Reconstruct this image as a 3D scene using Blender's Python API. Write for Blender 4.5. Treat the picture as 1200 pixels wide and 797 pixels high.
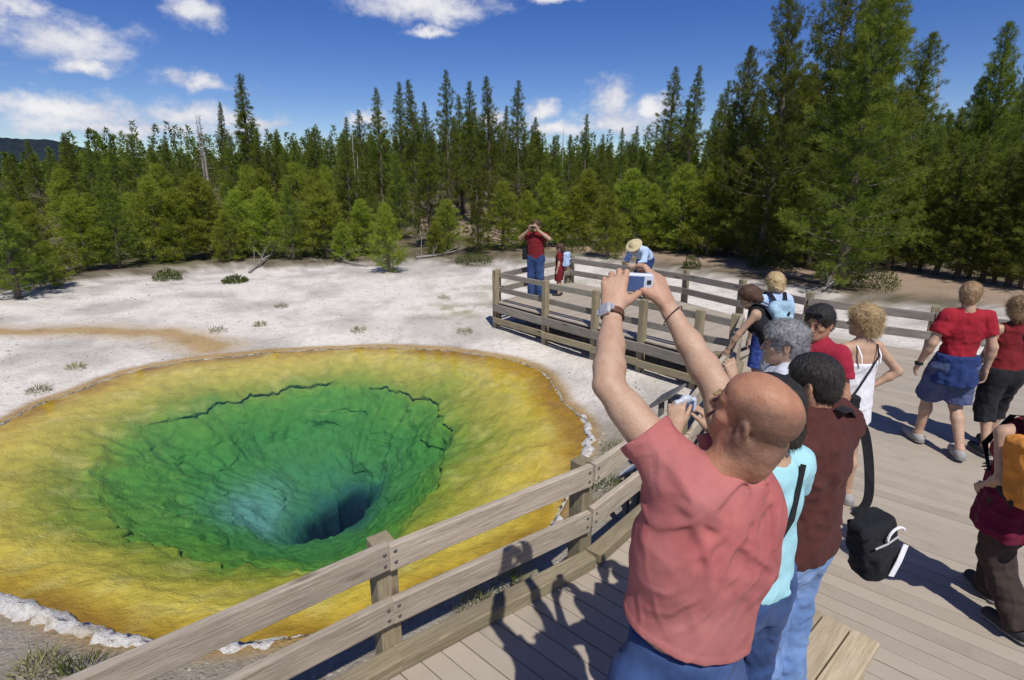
import bpy, bmesh, math, random
import numpy as np
from mathutils import Vector, Matrix
R = math.radians
rng = random.Random(7)
NR = np.random.default_rng(11)
for o in list(bpy.data.objects):
    bpy.data.objects.remove(o, do_unlink=True)
scene = bpy.context.scene
COL = scene.collection

# ------------------------------------------------------------------ camera
CAM_H = 2.7
FPX, HOR = 650.0, 210.0                      # focal length and horizon row of the 1200 x 797 photograph
PITCH = math.atan((398.5 - HOR) / FPX)
cam_d = bpy.data.cameras.new('camera')
cam_d.sensor_width = 36.0
cam_d.lens = 36.0 * FPX / 1200.0
cam_d.clip_start = 0.05
cam_d.clip_end = 6000
cam = bpy.data.objects.new('camera', cam_d)
COL.objects.link(cam)
cam.location = (0, 0, CAM_H)
cam.rotation_euler = (math.pi / 2 - PITCH, 0, 0)
scene.camera = cam

# ------------------------------------------------------------------ light
SUN_EL = R(55)
SUN_FROM = Vector((0.24, -0.97, 0)).normalized()      # horizontal direction towards the sun
to_sun = SUN_FROM * math.cos(SUN_EL) + Vector((0, 0, math.sin(SUN_EL)))
sun_d = bpy.data.lights.new('sun', 'SUN')
sun_d.energy = 4.4
sun_d.angle = R(0.53)
sun_d.color = (1.0, 0.955, 0.88)
sun = bpy.data.objects.new('sun', sun_d)
COL.objects.link(sun)
sun.rotation_euler = to_sun.to_track_quat('Z', 'Y').to_euler()

world = bpy.data.worlds.new('World')
scene.world = world
world.use_nodes = True
scene.view_settings.view_transform = 'Standard'
scene.view_settings.look = 'None'
scene.view_settings.exposure = 0.0
scene.view_settings.gamma = 1.0
scene.view_settings.use_curve_mapping = False
SKY_STRENGTH = 0.075


class NT:
    """small node-tree helper"""
    def __init__(self, tree):
        self.t = tree
        tree.nodes.clear()

    def n(self, kind, ins=None, **attrs):
        nd = self.t.nodes.new('ShaderNode' + kind)
        for k, v in attrs.items():
            setattr(nd, k, v)
        for k, v in (ins or {}).items():
            s = nd.inputs[k]
            if hasattr(v, 'bl_idname') or isinstance(v, bpy.types.NodeSocket):
                self.t.links.new(v if isinstance(v, bpy.types.NodeSocket) else v.outputs[0], s)
            else:
                s.default_value = v
        return nd

    def m(self, op, a, b=None, clamp=False):
        ins = {0: a}
        if b is not None:
            ins[1] = b
        return self.n('Math', ins, operation=op, use_clamp=clamp).outputs[0]

    def mix(self, fac, a, b, blend='MIX'):
        nd = self.t.nodes.new('ShaderNodeMix')
        nd.data_type = 'RGBA'
        nd.blend_type = blend
        for i, v in ((0, fac), (6, a), (7, b)):
            if isinstance(v, bpy.types.NodeSocket):
                self.t.links.new(v, nd.inputs[i])
            else:
                if i and len(v) == 3:
                    v = (*v, 1)
                nd.inputs[i].default_value = v
        return nd.outputs[2]

    def ramp(self, fac, stops, interp='LINEAR'):
        nd = self.t.nodes.new('ShaderNodeValToRGB')
        cr = nd.color_ramp
        cr.interpolation = interp
        while len(cr.elements) < len(stops):
            cr.elements.new(0.5)
        for e, (p, c) in zip(cr.elements, stops):
            e.position = p
            if not hasattr(c, '__len__'):
                c = (c, c, c)
            e.color = (*c[:3], 1)
        self.t.links.new(fac, nd.inputs[0])
        return nd.outputs[0]

    def noise(self, vec, scale, detail=4, rough=0.55, dist=0.0, out=0):
        nd = self.n('TexNoise', {'Scale': scale, 'Detail': detail, 'Roughness': rough, 'Distortion': dist})
        if vec is not None:
            self.t.links.new(vec, nd.inputs['Vector'])
        return nd.outputs[out]

    def vmap(self, vec, scale=(1, 1, 1), loc=(0, 0, 0), rot=(0, 0, 0)):
        nd = self.n('Mapping', {'Scale': scale, 'Location': loc, 'Rotation': rot})
        self.t.links.new(vec, nd.inputs['Vector'])
        return nd.outputs[0]

    def link(self, a, b):
        self.t.links.new(a, b)


# ------------------------------------------------------------------ sky with cumulus clouds (direction space, all round)
def pix_dir(x, y):
    cx, cy = (x - 600) / FPX, -(y - 398.5) / FPX
    v = Vector((cx, math.cos(PITCH) + cy * math.sin(PITCH), -math.sin(PITCH) + cy * math.cos(PITCH)))
    return v.normalized()


def build_sky():
    w = NT(world.node_tree)
    sky = w.n('TexSky')
    sky.sky_type = 'NISHITA'
    sky.sun_disc = False
    sky.sun_elevation = SUN_EL
    sky.sun_rotation = math.atan2(SUN_FROM.x, SUN_FROM.y)
    sky.altitude = 2300
    sky.air_density = 1.1
    sky.dust_density = 0.25
    sky.ozone_density = 2.0
    blue = w.n('HueSaturation', {'Hue': .522, 'Saturation': 1.36, 'Value': 1.28, 'Color': sky.outputs[0]}).outputs[0]
    tc = w.n('TexCoord').outputs['Generated']
    nrm = w.n('VectorMath', {0: tc}, operation='NORMALIZE').outputs[0]
    sep = w.n('SeparateXYZ', {0: nrm})
    az = w.m('ARCTAN2', sep.outputs[0], sep.outputs[1])
    el = w.m('ARCSINE', sep.outputs[2])
    n1 = w.n('TexNoise', {'Vector': nrm, 'Scale': 15.0, 'Detail': 6.0, 'Roughness': .62})
    uv0 = w.n('CombineXYZ', {0: az, 1: el, 2: 0.0}).outputs[0]
    wobv = w.n('VectorMath', {0: n1.outputs[1], 1: (.085, .050, 0), 2: (-.0425, -.025, 0)}, operation='MULTIPLY_ADD').outputs[0]
    uv = w.n('VectorMath', {0: uv0, 1: wobv}, operation='ADD').outputs[0]
    # cumulus clouds by direction: (pixel x, y, half width, half height)
    clouds = [(78, 47, 84, 27), (102, 80, 42, 10), (228, 16, 44, 19), (15, 4, 34, 12), (500, 8, 112, 22), (505, 36, 36, 8), (238, 95, 52, 13),
              (80, 132, 120, 24), (215, 136, 100, 20), (290, 142, 60, 15), (150, 152, 190, 14), (430, 136, 36, 14), (575, 140, 26, 18),
              (715, 116, 36, 32), (728, 142, 58, 24), (768, 126, 30, 20), (638, 128, 34, 20), (650, 150, 70, 14), (640, -4, 50, 8)]
    dist = None
    for x, y, hw, hh in clouds:
        d = pix_dir(x, y)
        a0, e0 = math.atan2(d.x, d.y), math.asin(d.z)
        kx, ky = FPX / hw * 1.12, FPX / hh * 1.16
        q = w.n('VectorMath', {0: uv, 1: (kx, ky, 0), 2: (-a0 * kx, -e0 * ky, 0)}, operation='MULTIPLY_ADD').outputs[0]
        L = w.n('VectorMath', {0: q}, operation='LENGTH').outputs['Value']
        dist = L if dist is None else w.m('SMOOTH_MIN', dist, L)
        if dist.node.operation == 'SMOOTH_MIN':
            dist.node.inputs[2].default_value = .25
    dens = w.m('SUBTRACT', 1.0, dist)
    # the same fair-weather cumulus goes on all round beyond the picture
    other = w.m('MULTIPLY', w.m('SUBTRACT', w.noise(w.vmap(nrm, (1, 1, 2.6)), 3.4, 2, .5), .53), 5.0)
    out_w = w.n('MapRange', {0: w.m('ABSOLUTE', az), 1: .85, 2: 1.05, 3: 0.0, 4: 1.0}).outputs[0]
    dens = w.m('ADD', w.m('MULTIPLY', dens, w.m('SUBTRACT', 1.0, out_w)), w.m('MULTIPLY', other, out_w))
    n2 = w.noise(w.vmap(nrm, (1, 1, 1.7)), 24.0, 8, 0.62)
    d2 = w.m('ADD', dens, w.m('MULTIPLY', w.m('SUBTRACT', n2, 0.5), 1.45))
    mask = w.n('MapRange', {0: d2, 1: 0.0, 2: 0.85, 3: 0.0, 4: .96}, interpolation_type='SMOOTHSTEP').outputs[0]
    lit = w.ramp(w.m('ADD', w.m('MULTIPLY', n1.outputs[0], .6), w.m('MULTIPLY', d2, .35)), [(0.24, (5.8, 6.3, 8.4)), (0.46, (8.6, 8.8, 10.0)), (0.72, (12.0, 11.9, 12.0))])
    col = w.mix(mask, blue, lit)
    bg = w.n('Background', {'Color': col, 'Strength': SKY_STRENGTH})
    w.n('OutputWorld', {0: bg})
    world.cycles.sampling_method = 'MANUAL'
    world.cycles.sample_map_resolution = 256


build_sky()


# ------------------------------------------------------------------ noise in numpy
def _hash(i, j, k, seed):
    i = i.astype(np.uint32); j = j.astype(np.uint32); k = k.astype(np.uint32)
    h = i * np.uint32(374761393) + j * np.uint32(668265263) + k * np.uint32(2246822519) + np.uint32((seed * 3266489917) & 0xffffffff)
    h = (h ^ (h >> np.uint32(13))) * np.uint32(1274126177)
    h = h ^ (h >> np.uint32(16))
    return h.astype(np.float64) / 4294967295.0


def vnoise(p, seed=0):
    """value noise, p (N,3) -> (N,) in 0..1"""
    p = np.asarray(p, float) + 1000.0
    i = np.floor(p).astype(np.int64)
    f = p - i
    f = f * f * f * (f * (f * 6 - 15) + 10)
    r = 0
    for dx in (0, 1):
        wx = f[:, 0] if dx else 1 - f[:, 0]
        for dy in (0, 1):
            wy = f[:, 1] if dy else 1 - f[:, 1]
            for dz in (0, 1):
                wz = f[:, 2] if dz else 1 - f[:, 2]
                r = r + wx * wy * wz * _hash(i[:, 0] + dx, i[:, 1] + dy, i[:, 2] + dz, seed)
    return r


def fbm(p, octs=4, seed=0, gain=0.5):
    p = np.asarray(p, float)
    a, s, t = 1.0, 0.0, 0.0
    for o in range(octs):
        s = s + a * vnoise(p * (2.03 ** o) + o * 17.3, seed + o)
        t += a
        a *= gain
    return s / t


def sstep(a, b, x):
    t = np.clip((x - a) / (b - a), 0, 1)
    return t * t * (3 - 2 * t)


# ------------------------------------------------------------------ objects
def tag(o, label=None, cat=None, group=None, kind=None):
    if label: o['label'] = label
    if cat: o['category'] = cat
    if group: o['group'] = group
    if kind: o['kind'] = kind
    return o


def empty(name, loc=(0, 0, 0), rz=0.0):
    o = bpy.data.objects.new(name, None)
    o.empty_display_size = 0.2
    o.location = loc
    o.rotation_euler = (0, 0, rz)
    COL.objects.link(o)
    return o


def obj(name, me, mat=None, parent=None, loc=None, rot=None):
    o = bpy.data.objects.new(name, me)
    COL.objects.link(o)
    if mat is not None and len(me.materials) == 0:
        me.materials.append(mat)
    if parent is not None:
        o.parent = parent
    if loc is not None:
        o.location = loc
    if rot is not None:
        o.rotation_euler = rot
    return o


def mesh_np(name, v, quads=None, tris=None, smooth=True, col=None):
    """mesh from numpy arrays"""
    me = bpy.data.meshes.new(name)
    v = np.ascontiguousarray(v, np.float32)
    nq = 0 if quads is None else len(quads)
    nt = 0 if tris is None else len(tris)
    me.vertices.add(len(v))
    me.vertices.foreach_set('co', v.ravel())
    loops = []
    if nq: loops.append(np.asarray(quads, np.int32).ravel())
    if nt: loops.append(np.asarray(tris, np.int32).ravel())
    loops = np.concatenate(loops)
    me.loops.add(len(loops))
    me.loops.foreach_set('vertex_index', loops)
    me.polygons.add(nq + nt)
    st = np.concatenate([np.arange(nq) * 4, nq * 4 + np.arange(nt) * 3]).astype(np.int32)
    tot = np.concatenate([np.full(nq, 4), np.full(nt, 3)]).astype(np.int32)
    me.polygons.foreach_set('loop_start', st)
    me.polygons.foreach_set('loop_total', tot)
    me.polygons.foreach_set('use_smooth', np.full(nq + nt, smooth))
    if col is not None:
        at = me.color_attributes.new('Col', 'FLOAT_COLOR', 'POINT')
        c4 = np.ones((len(v), 4), np.float32)
        c4[:, :3] = col
        at.data.foreach_set('color', c4.ravel())
    me.update(calc_edges=True)
    me.validate()
    return me


def grid_quads(nu, nv, wrap_u=False):
    """index quads of a (nv rows) x (nu columns) grid"""
    cu = nu if wrap_u else nu - 1
    i = np.arange(cu)[None, :]
    j = np.arange(nv - 1)[:, None]
    a = j * nu + i
    b = j * nu + (i + 1) % nu
    return np.stack([a, b, b + nu, a + nu], -1).reshape(-1, 4)


class MB:
    """collects boxes, tubes and prisms into one mesh"""
    def __init__(self):
        self.v = []; self.f = []

    def add(self, vs, fs):
        b = len(self.v)
        self.v += [tuple(x) for x in vs]
        self.f += [tuple(i + b for i in q) for q in fs]
        return self

    def box(self, c, s, rot=None):
        x, y, z = s[0] / 2, s[1] / 2, s[2] / 2
        vs = [Vector((a, b, d)) for a in (-x, x) for b in (-y, y) for d in (-z, z)]
        if rot is not None:
            m = rot if isinstance(rot, Matrix) else Matrix.Rotation(rot, 3, 'Z')
            vs = [m @ v for v in vs]
        vs = [v + Vector(c) for v in vs]
        return self.add(vs, [(0, 1, 3, 2), (4, 6, 7, 5), (0, 4, 5, 1), (2, 3, 7, 6), (0, 2, 6, 4), (1, 5, 7, 3)])

    def tube(self, pts, rad, n=8, cap=True):
        pts = [Vector(p) for p in pts]
        if not hasattr(rad, '__len__'):
            rad = [rad] * len(pts)
        rings = []
        ref = Vector((0, 0, 1))
        for i, p in enumerate(pts):
            t = (pts[min(i + 1, len(pts) - 1)] - pts[max(i - 1, 0)]).normalized()
            if abs(t.dot(ref)) > 0.95:
                ref = Vector((1, 0, 0)) if abs(t.x) < .9 else Vector((0, 1, 0))
            u = t.cross(ref).normalized()
            w = u.cross(t).normalized()
            ref = w
            rings.append([p + (u * math.cos(a) + w * math.sin(a)) * rad[i] for a in [2 * math.pi * k / n for k in range(n)]])
        vs = [v for r in rings for v in r]
        fs = []
        for i in range(len(pts) - 1):
            for k in range(n):
                fs.append((i * n + k, i * n + (k + 1) % n, (i + 1) * n + (k + 1) % n, (i + 1) * n + k))
        if cap:
            fs.append(tuple(range(n - 1, -1, -1)))
            fs.append(tuple((len(pts) - 1) * n + k for k in range(n)))
        return self.add(vs, fs)

    def prism(self, poly, z0, z1):
        n = len(poly)
        vs = [(x, y, z0) for x, y in poly] + [(x, y, z1) for x, y in poly]
        fs = [tuple(range(n - 1, -1, -1)), tuple(range(n, 2 * n))]
        for k in range(n):
            fs.append((k, (k + 1) % n, n + (k + 1) % n, n + k))
        return self.add(vs, fs)

    def mesh(self, name, bevel=0.0, smooth=False, seg=2, fix=True):
        me = bpy.data.meshes.new(name)
        me.from_pydata(self.v, [], self.f)
        bm = bmesh.new()
        bm.from_mesh(me)
        if fix:
            bmesh.ops.recalc_face_normals(bm, faces=bm.faces)
        if bevel > 0:
            bmesh.ops.bevel(bm, geom=[e for e in bm.edges if e.calc_face_angle(0) > 0.5], offset=bevel, segments=seg, affect='EDGES', profile=0.6)
        if smooth:
            for f in bm.faces:
                f.smooth = True
        bm.to_mesh(me)
        bm.free()
        return me

    def build(self, name, mat, parent=None, bevel=0.0, smooth=False, loc=None, rot=None):
        return obj(name, self.mesh(name, bevel, smooth), mat, parent, loc, rot)


def pix_ground(x, y, z=0.0):
    """where a viewing ray of the photograph meets the level z (used to survey the plan)"""
    cx, cy = (x - 600) / FPX, -(y - 398.5) / FPX
    d = (cx, math.cos(PITCH) + cy * math.sin(PITCH), -math.sin(PITCH) + cy * math.cos(PITCH))
    t = (CAM_H - z) / -d[2]
    return np.array([d[0] * t, d[1] * t])


# ------------------------------------------------------------------ materials
MATS = {}


def new_mat(name):
    m = bpy.data.materials.new(name)
    m.use_nodes = True
    t = NT(m.node_tree)
    MATS[name] = m
    return m, t


def finish(t, col, rough=0.8, bump=None, bstr=0.3, bdist=0.02, spec=0.3, **extra):
    b = t.n('BsdfPrincipled')
    for k, v in (('Base Color', col), ('Roughness', rough)):
        if isinstance(v, bpy.types.NodeSocket):
            t.link(v, b.inputs[k])
        else:
            b.inputs[k].default_value = (*v, 1) if hasattr(v, '__len__') and len(v) == 3 else v
    b.inputs['Specular IOR Level'].default_value = spec
    for k, v in extra.items():
        b.inputs[k.replace('_', ' ')].default_value = v
    if bump is not None:
        bn = t.n('Bump', {'Strength': bstr, 'Distance': bdist, 'Height': bump})
        t.link(bn.outputs[0], b.inputs['Normal'])
    t.n('OutputMaterial', {0: b})
    return b


def mat_wood(name, c1, c2, c3, rough=0.85, bstr=0.5):
    """weathered timber, grain along local X"""
    m, t = new_mat(name)
    tc = t.n('TexCoord').outputs['Object']
    rnd = t.n('ObjectInfo').outputs['Random']
    shift = t.n('CombineXYZ', {0: t.m('MULTIPLY', rnd, 37.0), 1: t.m('MULTIPLY', rnd, 11.0), 2: t.m('MULTIPLY', rnd, 5.0)}).outputs[0]
    v = t.n('VectorMath', {0: tc, 1: shift}, operation='ADD').outputs[0]
    grain = t.noise(t.vmap(v, (1.6, 26, 26)), 2.2, 7, 0.65, 0.7)
    fine = t.noise(t.vmap(v, (4, 110, 110)), 1.6, 4, 0.6, 0.2)
    blotch = t.noise(t.vmap(v, (1, 2.2, 2.2)), 2.1, 4, 0.6, 0.4)
    vor = t.n('TexVoronoi', {'Scale': 1.0, 'Randomness': 1.0})
    t.link(t.vmap(v, (1.5, 5.5, 5.5)), vor.inputs['Vector'])
    knot = t.ramp(vor.outputs['Distance'], [(0.0, 1), (0.09, .9), (0.16, 0)])
    col = t.ramp(grain, [(0.28, c1), (0.5, c2), (0.72, c3)])
    col = t.mix(t.ramp(blotch, [(0.35, 0), (0.75, .7)]), col, tuple(x * .62 for x in c2), 'MIX')
    col = t.mix(t.m('MULTIPLY', knot, .75), col, (c1[0] * .45, c1[1] * .36, c1[2] * .28))
    crack = t.ramp(fine, [(0.30, 1), (0.40, 0)])
    col = t.mix(t.m('MULTIPLY', crack, .55), col, tuple(x * .35 for x in c1))
    hsv = t.n('HueSaturation', {'Value': t.m('ADD', .84, t.m('MULTIPLY', rnd, .32)), 'Color': col}).outputs[0]
    hgt = t.m('SUBTRACT', t.m('ADD', grain, t.m('MULTIPLY', fine, .6)), t.m('MULTIPLY', knot, .4))
    finish(t, hsv, rough, hgt, bstr, 0.006, 0.2)
    return m


mat_wood('rail_wood', (.27, .218, .165), (.44, .375, .295), (.56, .49, .395), bstr=.9)
mat_wood('old_rail_wood', (.17, .15, .125), (.27, .245, .205), (.36, .33, .28), bstr=.9)
mat_wood('post_wood', (.19, .155, .095), (.30, .25, .16), (.40, .345, .235), bstr=.9)
mat_wood('bench_wood', (.34, .265, .16), (.47, .385, .255), (.56, .47, .33))
mat_wood('dark_timber', (.10, .085, .065), (.16, .14, .11), (.22, .19, .15))


def mat_deck():
    m, t = new_mat('deck_board')
    tc = t.n('TexCoord').outputs['Object']
    rnd = t.n('ObjectInfo').outputs['Random']
    shift = t.n('CombineXYZ', {0: t.m('MULTIPLY', rnd, 37.0), 1: t.m('MULTIPLY', rnd, 11.0), 2: 0.0}).outputs[0]
    v = t.n('VectorMath', {0: tc, 1: shift}, operation='ADD').outputs[0]
    g = t.noise(t.vmap(v, (3, 60, 60)), 2.0, 5, 0.6, 0.2)
    b = t.noise(v, 2.4, 5, 0.6, 0.5)
    d = t.noise(v, 55, 3, 0.7)
    col = t.ramp(g, [(0.3, (.335, .285, .225)), (0.7, (.388, .336, .268))])
    col = t.mix(t.ramp(b, [(0.4, 0), (0.75, .55)]), col, (.40, .352, .292))
    col = t.mix(t.ramp(b, [(0.22, .55), (0.42, 0)]), col, (.225, .19, .152))
    col = t.mix(t.ramp(d, [(0.68, 0), (0.8, .6)]), col, (.56, .53, .48))
    hsv = t.n('HueSaturation', {'Value': t.m('ADD', .92, t.m('MULTIPLY', rnd, .16)), 'Color': col}).outputs[0]
    finish(t, hsv, 0.78, t.m('ADD', g, t.m('MULTIPLY', d, .4)), 0.35, 0.003, 0.25)
    return m


mat_deck()


def mat_plain(name, c, rough=0.7, spec=0.3, var=0.12, scale=30, bstr=0.15, metal=0.0):
    m, t = new_mat(name)
    tc = t.n('TexCoord').outputs['Object']
    n = t.noise(tc, scale, 4, 0.6)
    lo = tuple(x * (1 - var) for x in c)
    hi = tuple(min(1, x * (1 + var)) for x in c)
    col = t.ramp(n, [(0.3, lo), (0.7, hi)])
    finish(t, col, rough, n, bstr, 0.004, spec, Metallic=metal)
    return m
# ================================================================== the setting: pool, ground, hills
WATER_Z = -0.75
NA = 360
POOL_C = np.array([-3.1, 7.6])
ANG = np.linspace(-math.pi, math.pi, NA, endpoint=False)


def ring_from_pixels(px, z, wob=0.0, seed=0):
    """closed outline surveyed from the photograph, resampled by angle about POOL_C on level z"""
    pts = np.array([pix_ground(x, y, z) for x, y in px]) - POOL_C
    th = np.arctan2(pts[:, 1], pts[:, 0]); r = np.hypot(pts[:, 0], pts[:, 1])
    o = np.argsort(th); th, r = th[o], r[o]
    T = np.concatenate([th - 2 * math.pi, th, th + 2 * math.pi]); Q = np.concatenate([r, r, r])
    rr = np.interp(ANG, T, Q)
    k = np.exp(-0.5 * (np.arange(-8, 9) / 2.6) ** 2); k /= k.sum()
    rr = np.convolve(np.concatenate([rr[-8:], rr, rr[:8]]), k, 'valid')
    if wob:
        c = np.stack([np.cos(ANG), np.sin(ANG), ANG * 0], 1)
        rr = rr * (1 + wob * (fbm(c * 7 + seed, 4, seed) - .5) * 2 + wob * .6 * (fbm(c * 22 + seed, 3, seed + 5) - .5) * 2)
    return rr


outline_px = [(-95, 545), (0, 494), (60, 468), (110, 449), (160, 432), (215, 423), (280, 416), (340, 411), (400, 408), (470, 407), (530, 411), (590, 419), (632, 432),
              (650, 450), (658, 468), (676, 482), (690, 500), (688, 522), (676, 545), (668, 575), (655, 600), (640, 622), (604, 655),
              (520, 690), (440, 728), (360, 744), (270, 757), (190, 753), (130, 738), (60, 715), (0, 697), (-120, 650)]
rim_px = [(114, 548), (124, 530), (158, 513), (178, 497), (222, 487), (260, 472), (310, 462), (360, 455), (400, 450), (450, 455), (495, 466), (522, 482), (531, 505),
          (528, 535), (516, 560), (490, 592), (465, 620), (430, 645), (380, 662), (330, 668), (290, 670), (240, 656), (180, 642), (138, 620), (116, 588)]
mid_px = [(262, 588), (266, 570), (290, 545), (305, 522), (340, 512), (390, 512), (440, 520), (475, 540), (480, 560), (465, 590), (445, 612), (420, 634), (385, 648), (345, 652), (310, 648), (285, 625)]
hole_px = [(338, 643), (350, 622), (368, 604), (395, 590), (418, 572), (438, 570), (444, 582), (432, 598), (405, 622), (370, 640)]
r_out = ring_from_pixels(outline_px, WATER_Z, .012, 1)
r_rim = ring_from_pixels(rim_px, WATER_Z - .42, .05, 2)
r_mid = ring_from_pixels(mid_px, WATER_Z - 1.15, .05, 3)
# the vent lies off the centre: keep its outline in cartesian form
hole_c = np.mean([pix_ground(x, y, WATER_Z - 1.9) for x, y in hole_px], 0)
DIR = np.stack([np.cos(ANG), np.sin(ANG)], 1)


def hole_ring():
    pts = np.array([pix_ground(x, y, WATER_Z - 1.9) for x, y in hole_px]) - hole_c
    th = np.arctan2(pts[:, 1], pts[:, 0]); r = np.hypot(pts[:, 0], pts[:, 1])
    o = np.argsort(th); th, r = th[o], r[o]
    T = np.concatenate([th - 2 * math.pi, th, th + 2 * math.pi]); Q = np.concatenate([r, r, r])
    rr = np.interp(ANG, T, Q)
    return hole_c + DIR * rr[:, None] * .86


def build_bed():
    rings = [(POOL_C + DIR * r_out[:, None], WATER_Z - .012), (POOL_C + DIR * (r_rim + (r_out - r_rim) * .55)[:, None], WATER_Z - .13),
             (POOL_C + DIR * r_rim[:, None], WATER_Z - .42), (POOL_C + DIR * (r_mid * .55 + r_rim * .45)[:, None], WATER_Z - .80),
             (POOL_C + DIR * r_mid[:, None], WATER_Z - 1.15), (hole_ring(), WATER_Z - 1.9), (hole_c + (hole_ring() - hole_c) * .25, WATER_Z - 3.2)]
    steps = [44, 26, 36, 36, 34, 18]
    P, S = [], []
    for k in range(len(rings) - 1):
        (a, za), (b, zb) = rings[k], rings[k + 1]
        last = k == len(rings) - 2
        for s in range(steps[k] + (1 if last else 0)):
            u = s / steps[k]
            q = a * (1 - u) + b * u
            P.append(np.column_stack([q, np.full(NA, za * (1 - u) + zb * u)]))
            S.append(k + u)
    nv = len(P)
    V = np.concatenate(P)
    S = np.repeat(np.array(S), NA)
    th = np.tile(ANG, nv)
    # terraces, ledges and runnels of the funnel
    d = sstep(1.4, 2.2, S)
    wall = d * (1 - sstep(4.6, 5.2, S))
    lat = fbm(np.column_stack([V[:, :2] * 1.5, V[:, 2] * 1.2]), 5, 3)
    lat2 = fbm(V * 5.0, 4, 9)
    tt = V[:, 2] * 3.0 + lat * 3.4
    ter = (tt - np.floor(tt)); ter = ter * ter * (3 - 2 * ter)
    ridge = 1 - np.abs(2 * fbm(np.column_stack([V[:, :2] * 1.15, V[:, 2] * .5]), 4, 21) - 1)
    rad = V[:, :2] - POOL_C
    rad /= np.linalg.norm(rad, axis=1)[:, None] + 1e-6
    ridge2 = 1 - np.abs(2 * fbm(np.column_stack([V[:, :2] * 3.2, V[:, 2] * 1.6]), 3, 33) - 1)
    push = wall * ((lat - .5) * .55 + (ter - .5) * .015 + (ridge - .6) * .16 + (lat2 - .5) * .07 + (ridge2 - .7) * .04)
    led = sstep(.38, .56, fbm(np.column_stack([np.cos(th) * 2.2, np.sin(th) * 2.2, th * 0]), 3, 44))
    push = push + led * .075 * np.exp(-((S - 2.16) / .08) ** 2) - led * .03 * np.exp(-((S - 1.98) / .07) ** 2)
    led2 = sstep(.45, .6, fbm(np.column_stack([np.cos(th) * 3.1, np.sin(th) * 3.1, th * 0 + 5]), 3, 47))
    push = push + led2 * .05 * np.exp(-((S - 3.1) / .08) ** 2)
    V[:, :2] += rad * push[:, None]
    V[:, 2] += wall * ((ridge2 - .7) * .07 + (lat2 - .5) * .12)
    shelf = sstep(.15, .8, S) * (1 - sstep(1.9, 2.3, S))
    V[:, 2] += shelf * ((lat - .5) * .12 + (lat2 - .5) * .06 + (ridge - .6) * .10)
    V[:, 2] = np.minimum(V[:, 2], WATER_Z - .008)
    # bacterial mats, ochre to green; deep water's glow, blue and dark put into the colour
    n1 = fbm(V * np.array([1.1, 1.1, 1.1]), 4, 51); n2 = fbm(V * 3.6, 4, 52); n3 = fbm(V * 9, 3, 53)
    s = S + (n1 - .5) * .75 + (n2 - .5) * .35
    s = np.where(S > 2.2, S + (n1 - .5) * .5 + (n2 - .5) * .3, s)
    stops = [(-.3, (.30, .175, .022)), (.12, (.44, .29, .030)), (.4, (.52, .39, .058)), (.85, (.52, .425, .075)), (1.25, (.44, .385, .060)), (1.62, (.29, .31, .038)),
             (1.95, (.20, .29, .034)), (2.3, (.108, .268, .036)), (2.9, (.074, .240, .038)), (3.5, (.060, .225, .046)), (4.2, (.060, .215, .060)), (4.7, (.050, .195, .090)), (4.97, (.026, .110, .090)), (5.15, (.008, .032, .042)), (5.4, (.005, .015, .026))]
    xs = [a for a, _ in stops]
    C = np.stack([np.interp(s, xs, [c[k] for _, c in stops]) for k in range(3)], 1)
    # milky blue streak on the western flank of the throat
    bc = pix_ground(300, 578, WATER_Z - 1.1)
    k = np.exp(-(((V[:, 0] - bc[0]) / .42) ** 2 + ((V[:, 1] - bc[1]) / .75) ** 2)) * sstep(2.6, 3.3, S) * (1 - sstep(4.5, 5.0, S))
    k = np.clip(k * (.7 + .9 * (n2 - .3)), 0, .85)[:, None]
    C = C * (1 - k) + np.array([.13, .33, .35]) * k
    # pale deposit on the shelf and darker mats in the creases
    pale = (sstep(.54, .72, n2) * (1 - sstep(1.6, 2.2, S)) * .35)[:, None]
    C = C * (1 - pale) + np.array([.62, .52, .20]) * pale
    br = (sstep(.5, .68, n1) * (1 - sstep(.1, .75, S)) * .75)[:, None]
    C = C * (1 - br) + np.array([.27, .14, .018]) * br
    br2 = (np.exp(-((th - .15) / .55) ** 2) * (1 - sstep(.15, .85, S + (n2 - .5) * .5)) * .7)[:, None]
    C = C * (1 - br2) + np.array([.34, .19, .020]) * br2
    pg = (sstep(.5, .75, n3 * .5 + n1 * .5) * sstep(1.7, 2.1, S) * (1 - sstep(3.2, 3.6, S)) * .5)[:, None]
    C = C * (1 - pg) + np.array([.15, .27, .06]) * pg
    C *= (.80 + .4 * n3)[:, None]
    me = mesh_np('pool_bed', V, grid_quads(NA, nv, True)[:, ::-1], smooth=True, col=C)
    # close the bottom of the vent
    m, t = new_mat('mats_and_water_tint')
    at = t.n('Attribute', attribute_name='Col').outputs['Color']
    tc = t.n('TexCoord').outputs['Object']
    f1 = t.noise(tc, 7, 6, .65, .6); f2 = t.noise(tc, 40, 4, .65)
    col = t.mix(t.ramp(f1, [(.3, .5), (.55, 0)]), at, t.mix(1.0, at, (.66, .66, .62), 'MULTIPLY'))
    col = t.mix(t.ramp(f2, [(.55, 0), (.8, .35)]), col, t.mix(1.0, col, (1.5, 1.5, 1.4), 'MULTIPLY'))
    finish(t, col, .9, t.m('ADD', f1, t.m('MULTIPLY', f2, .3)), .8, .06, .1)
    o = obj('pool_bed', me, m)
    tag(o, kind='structure')
    return o


build_bed()


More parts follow.
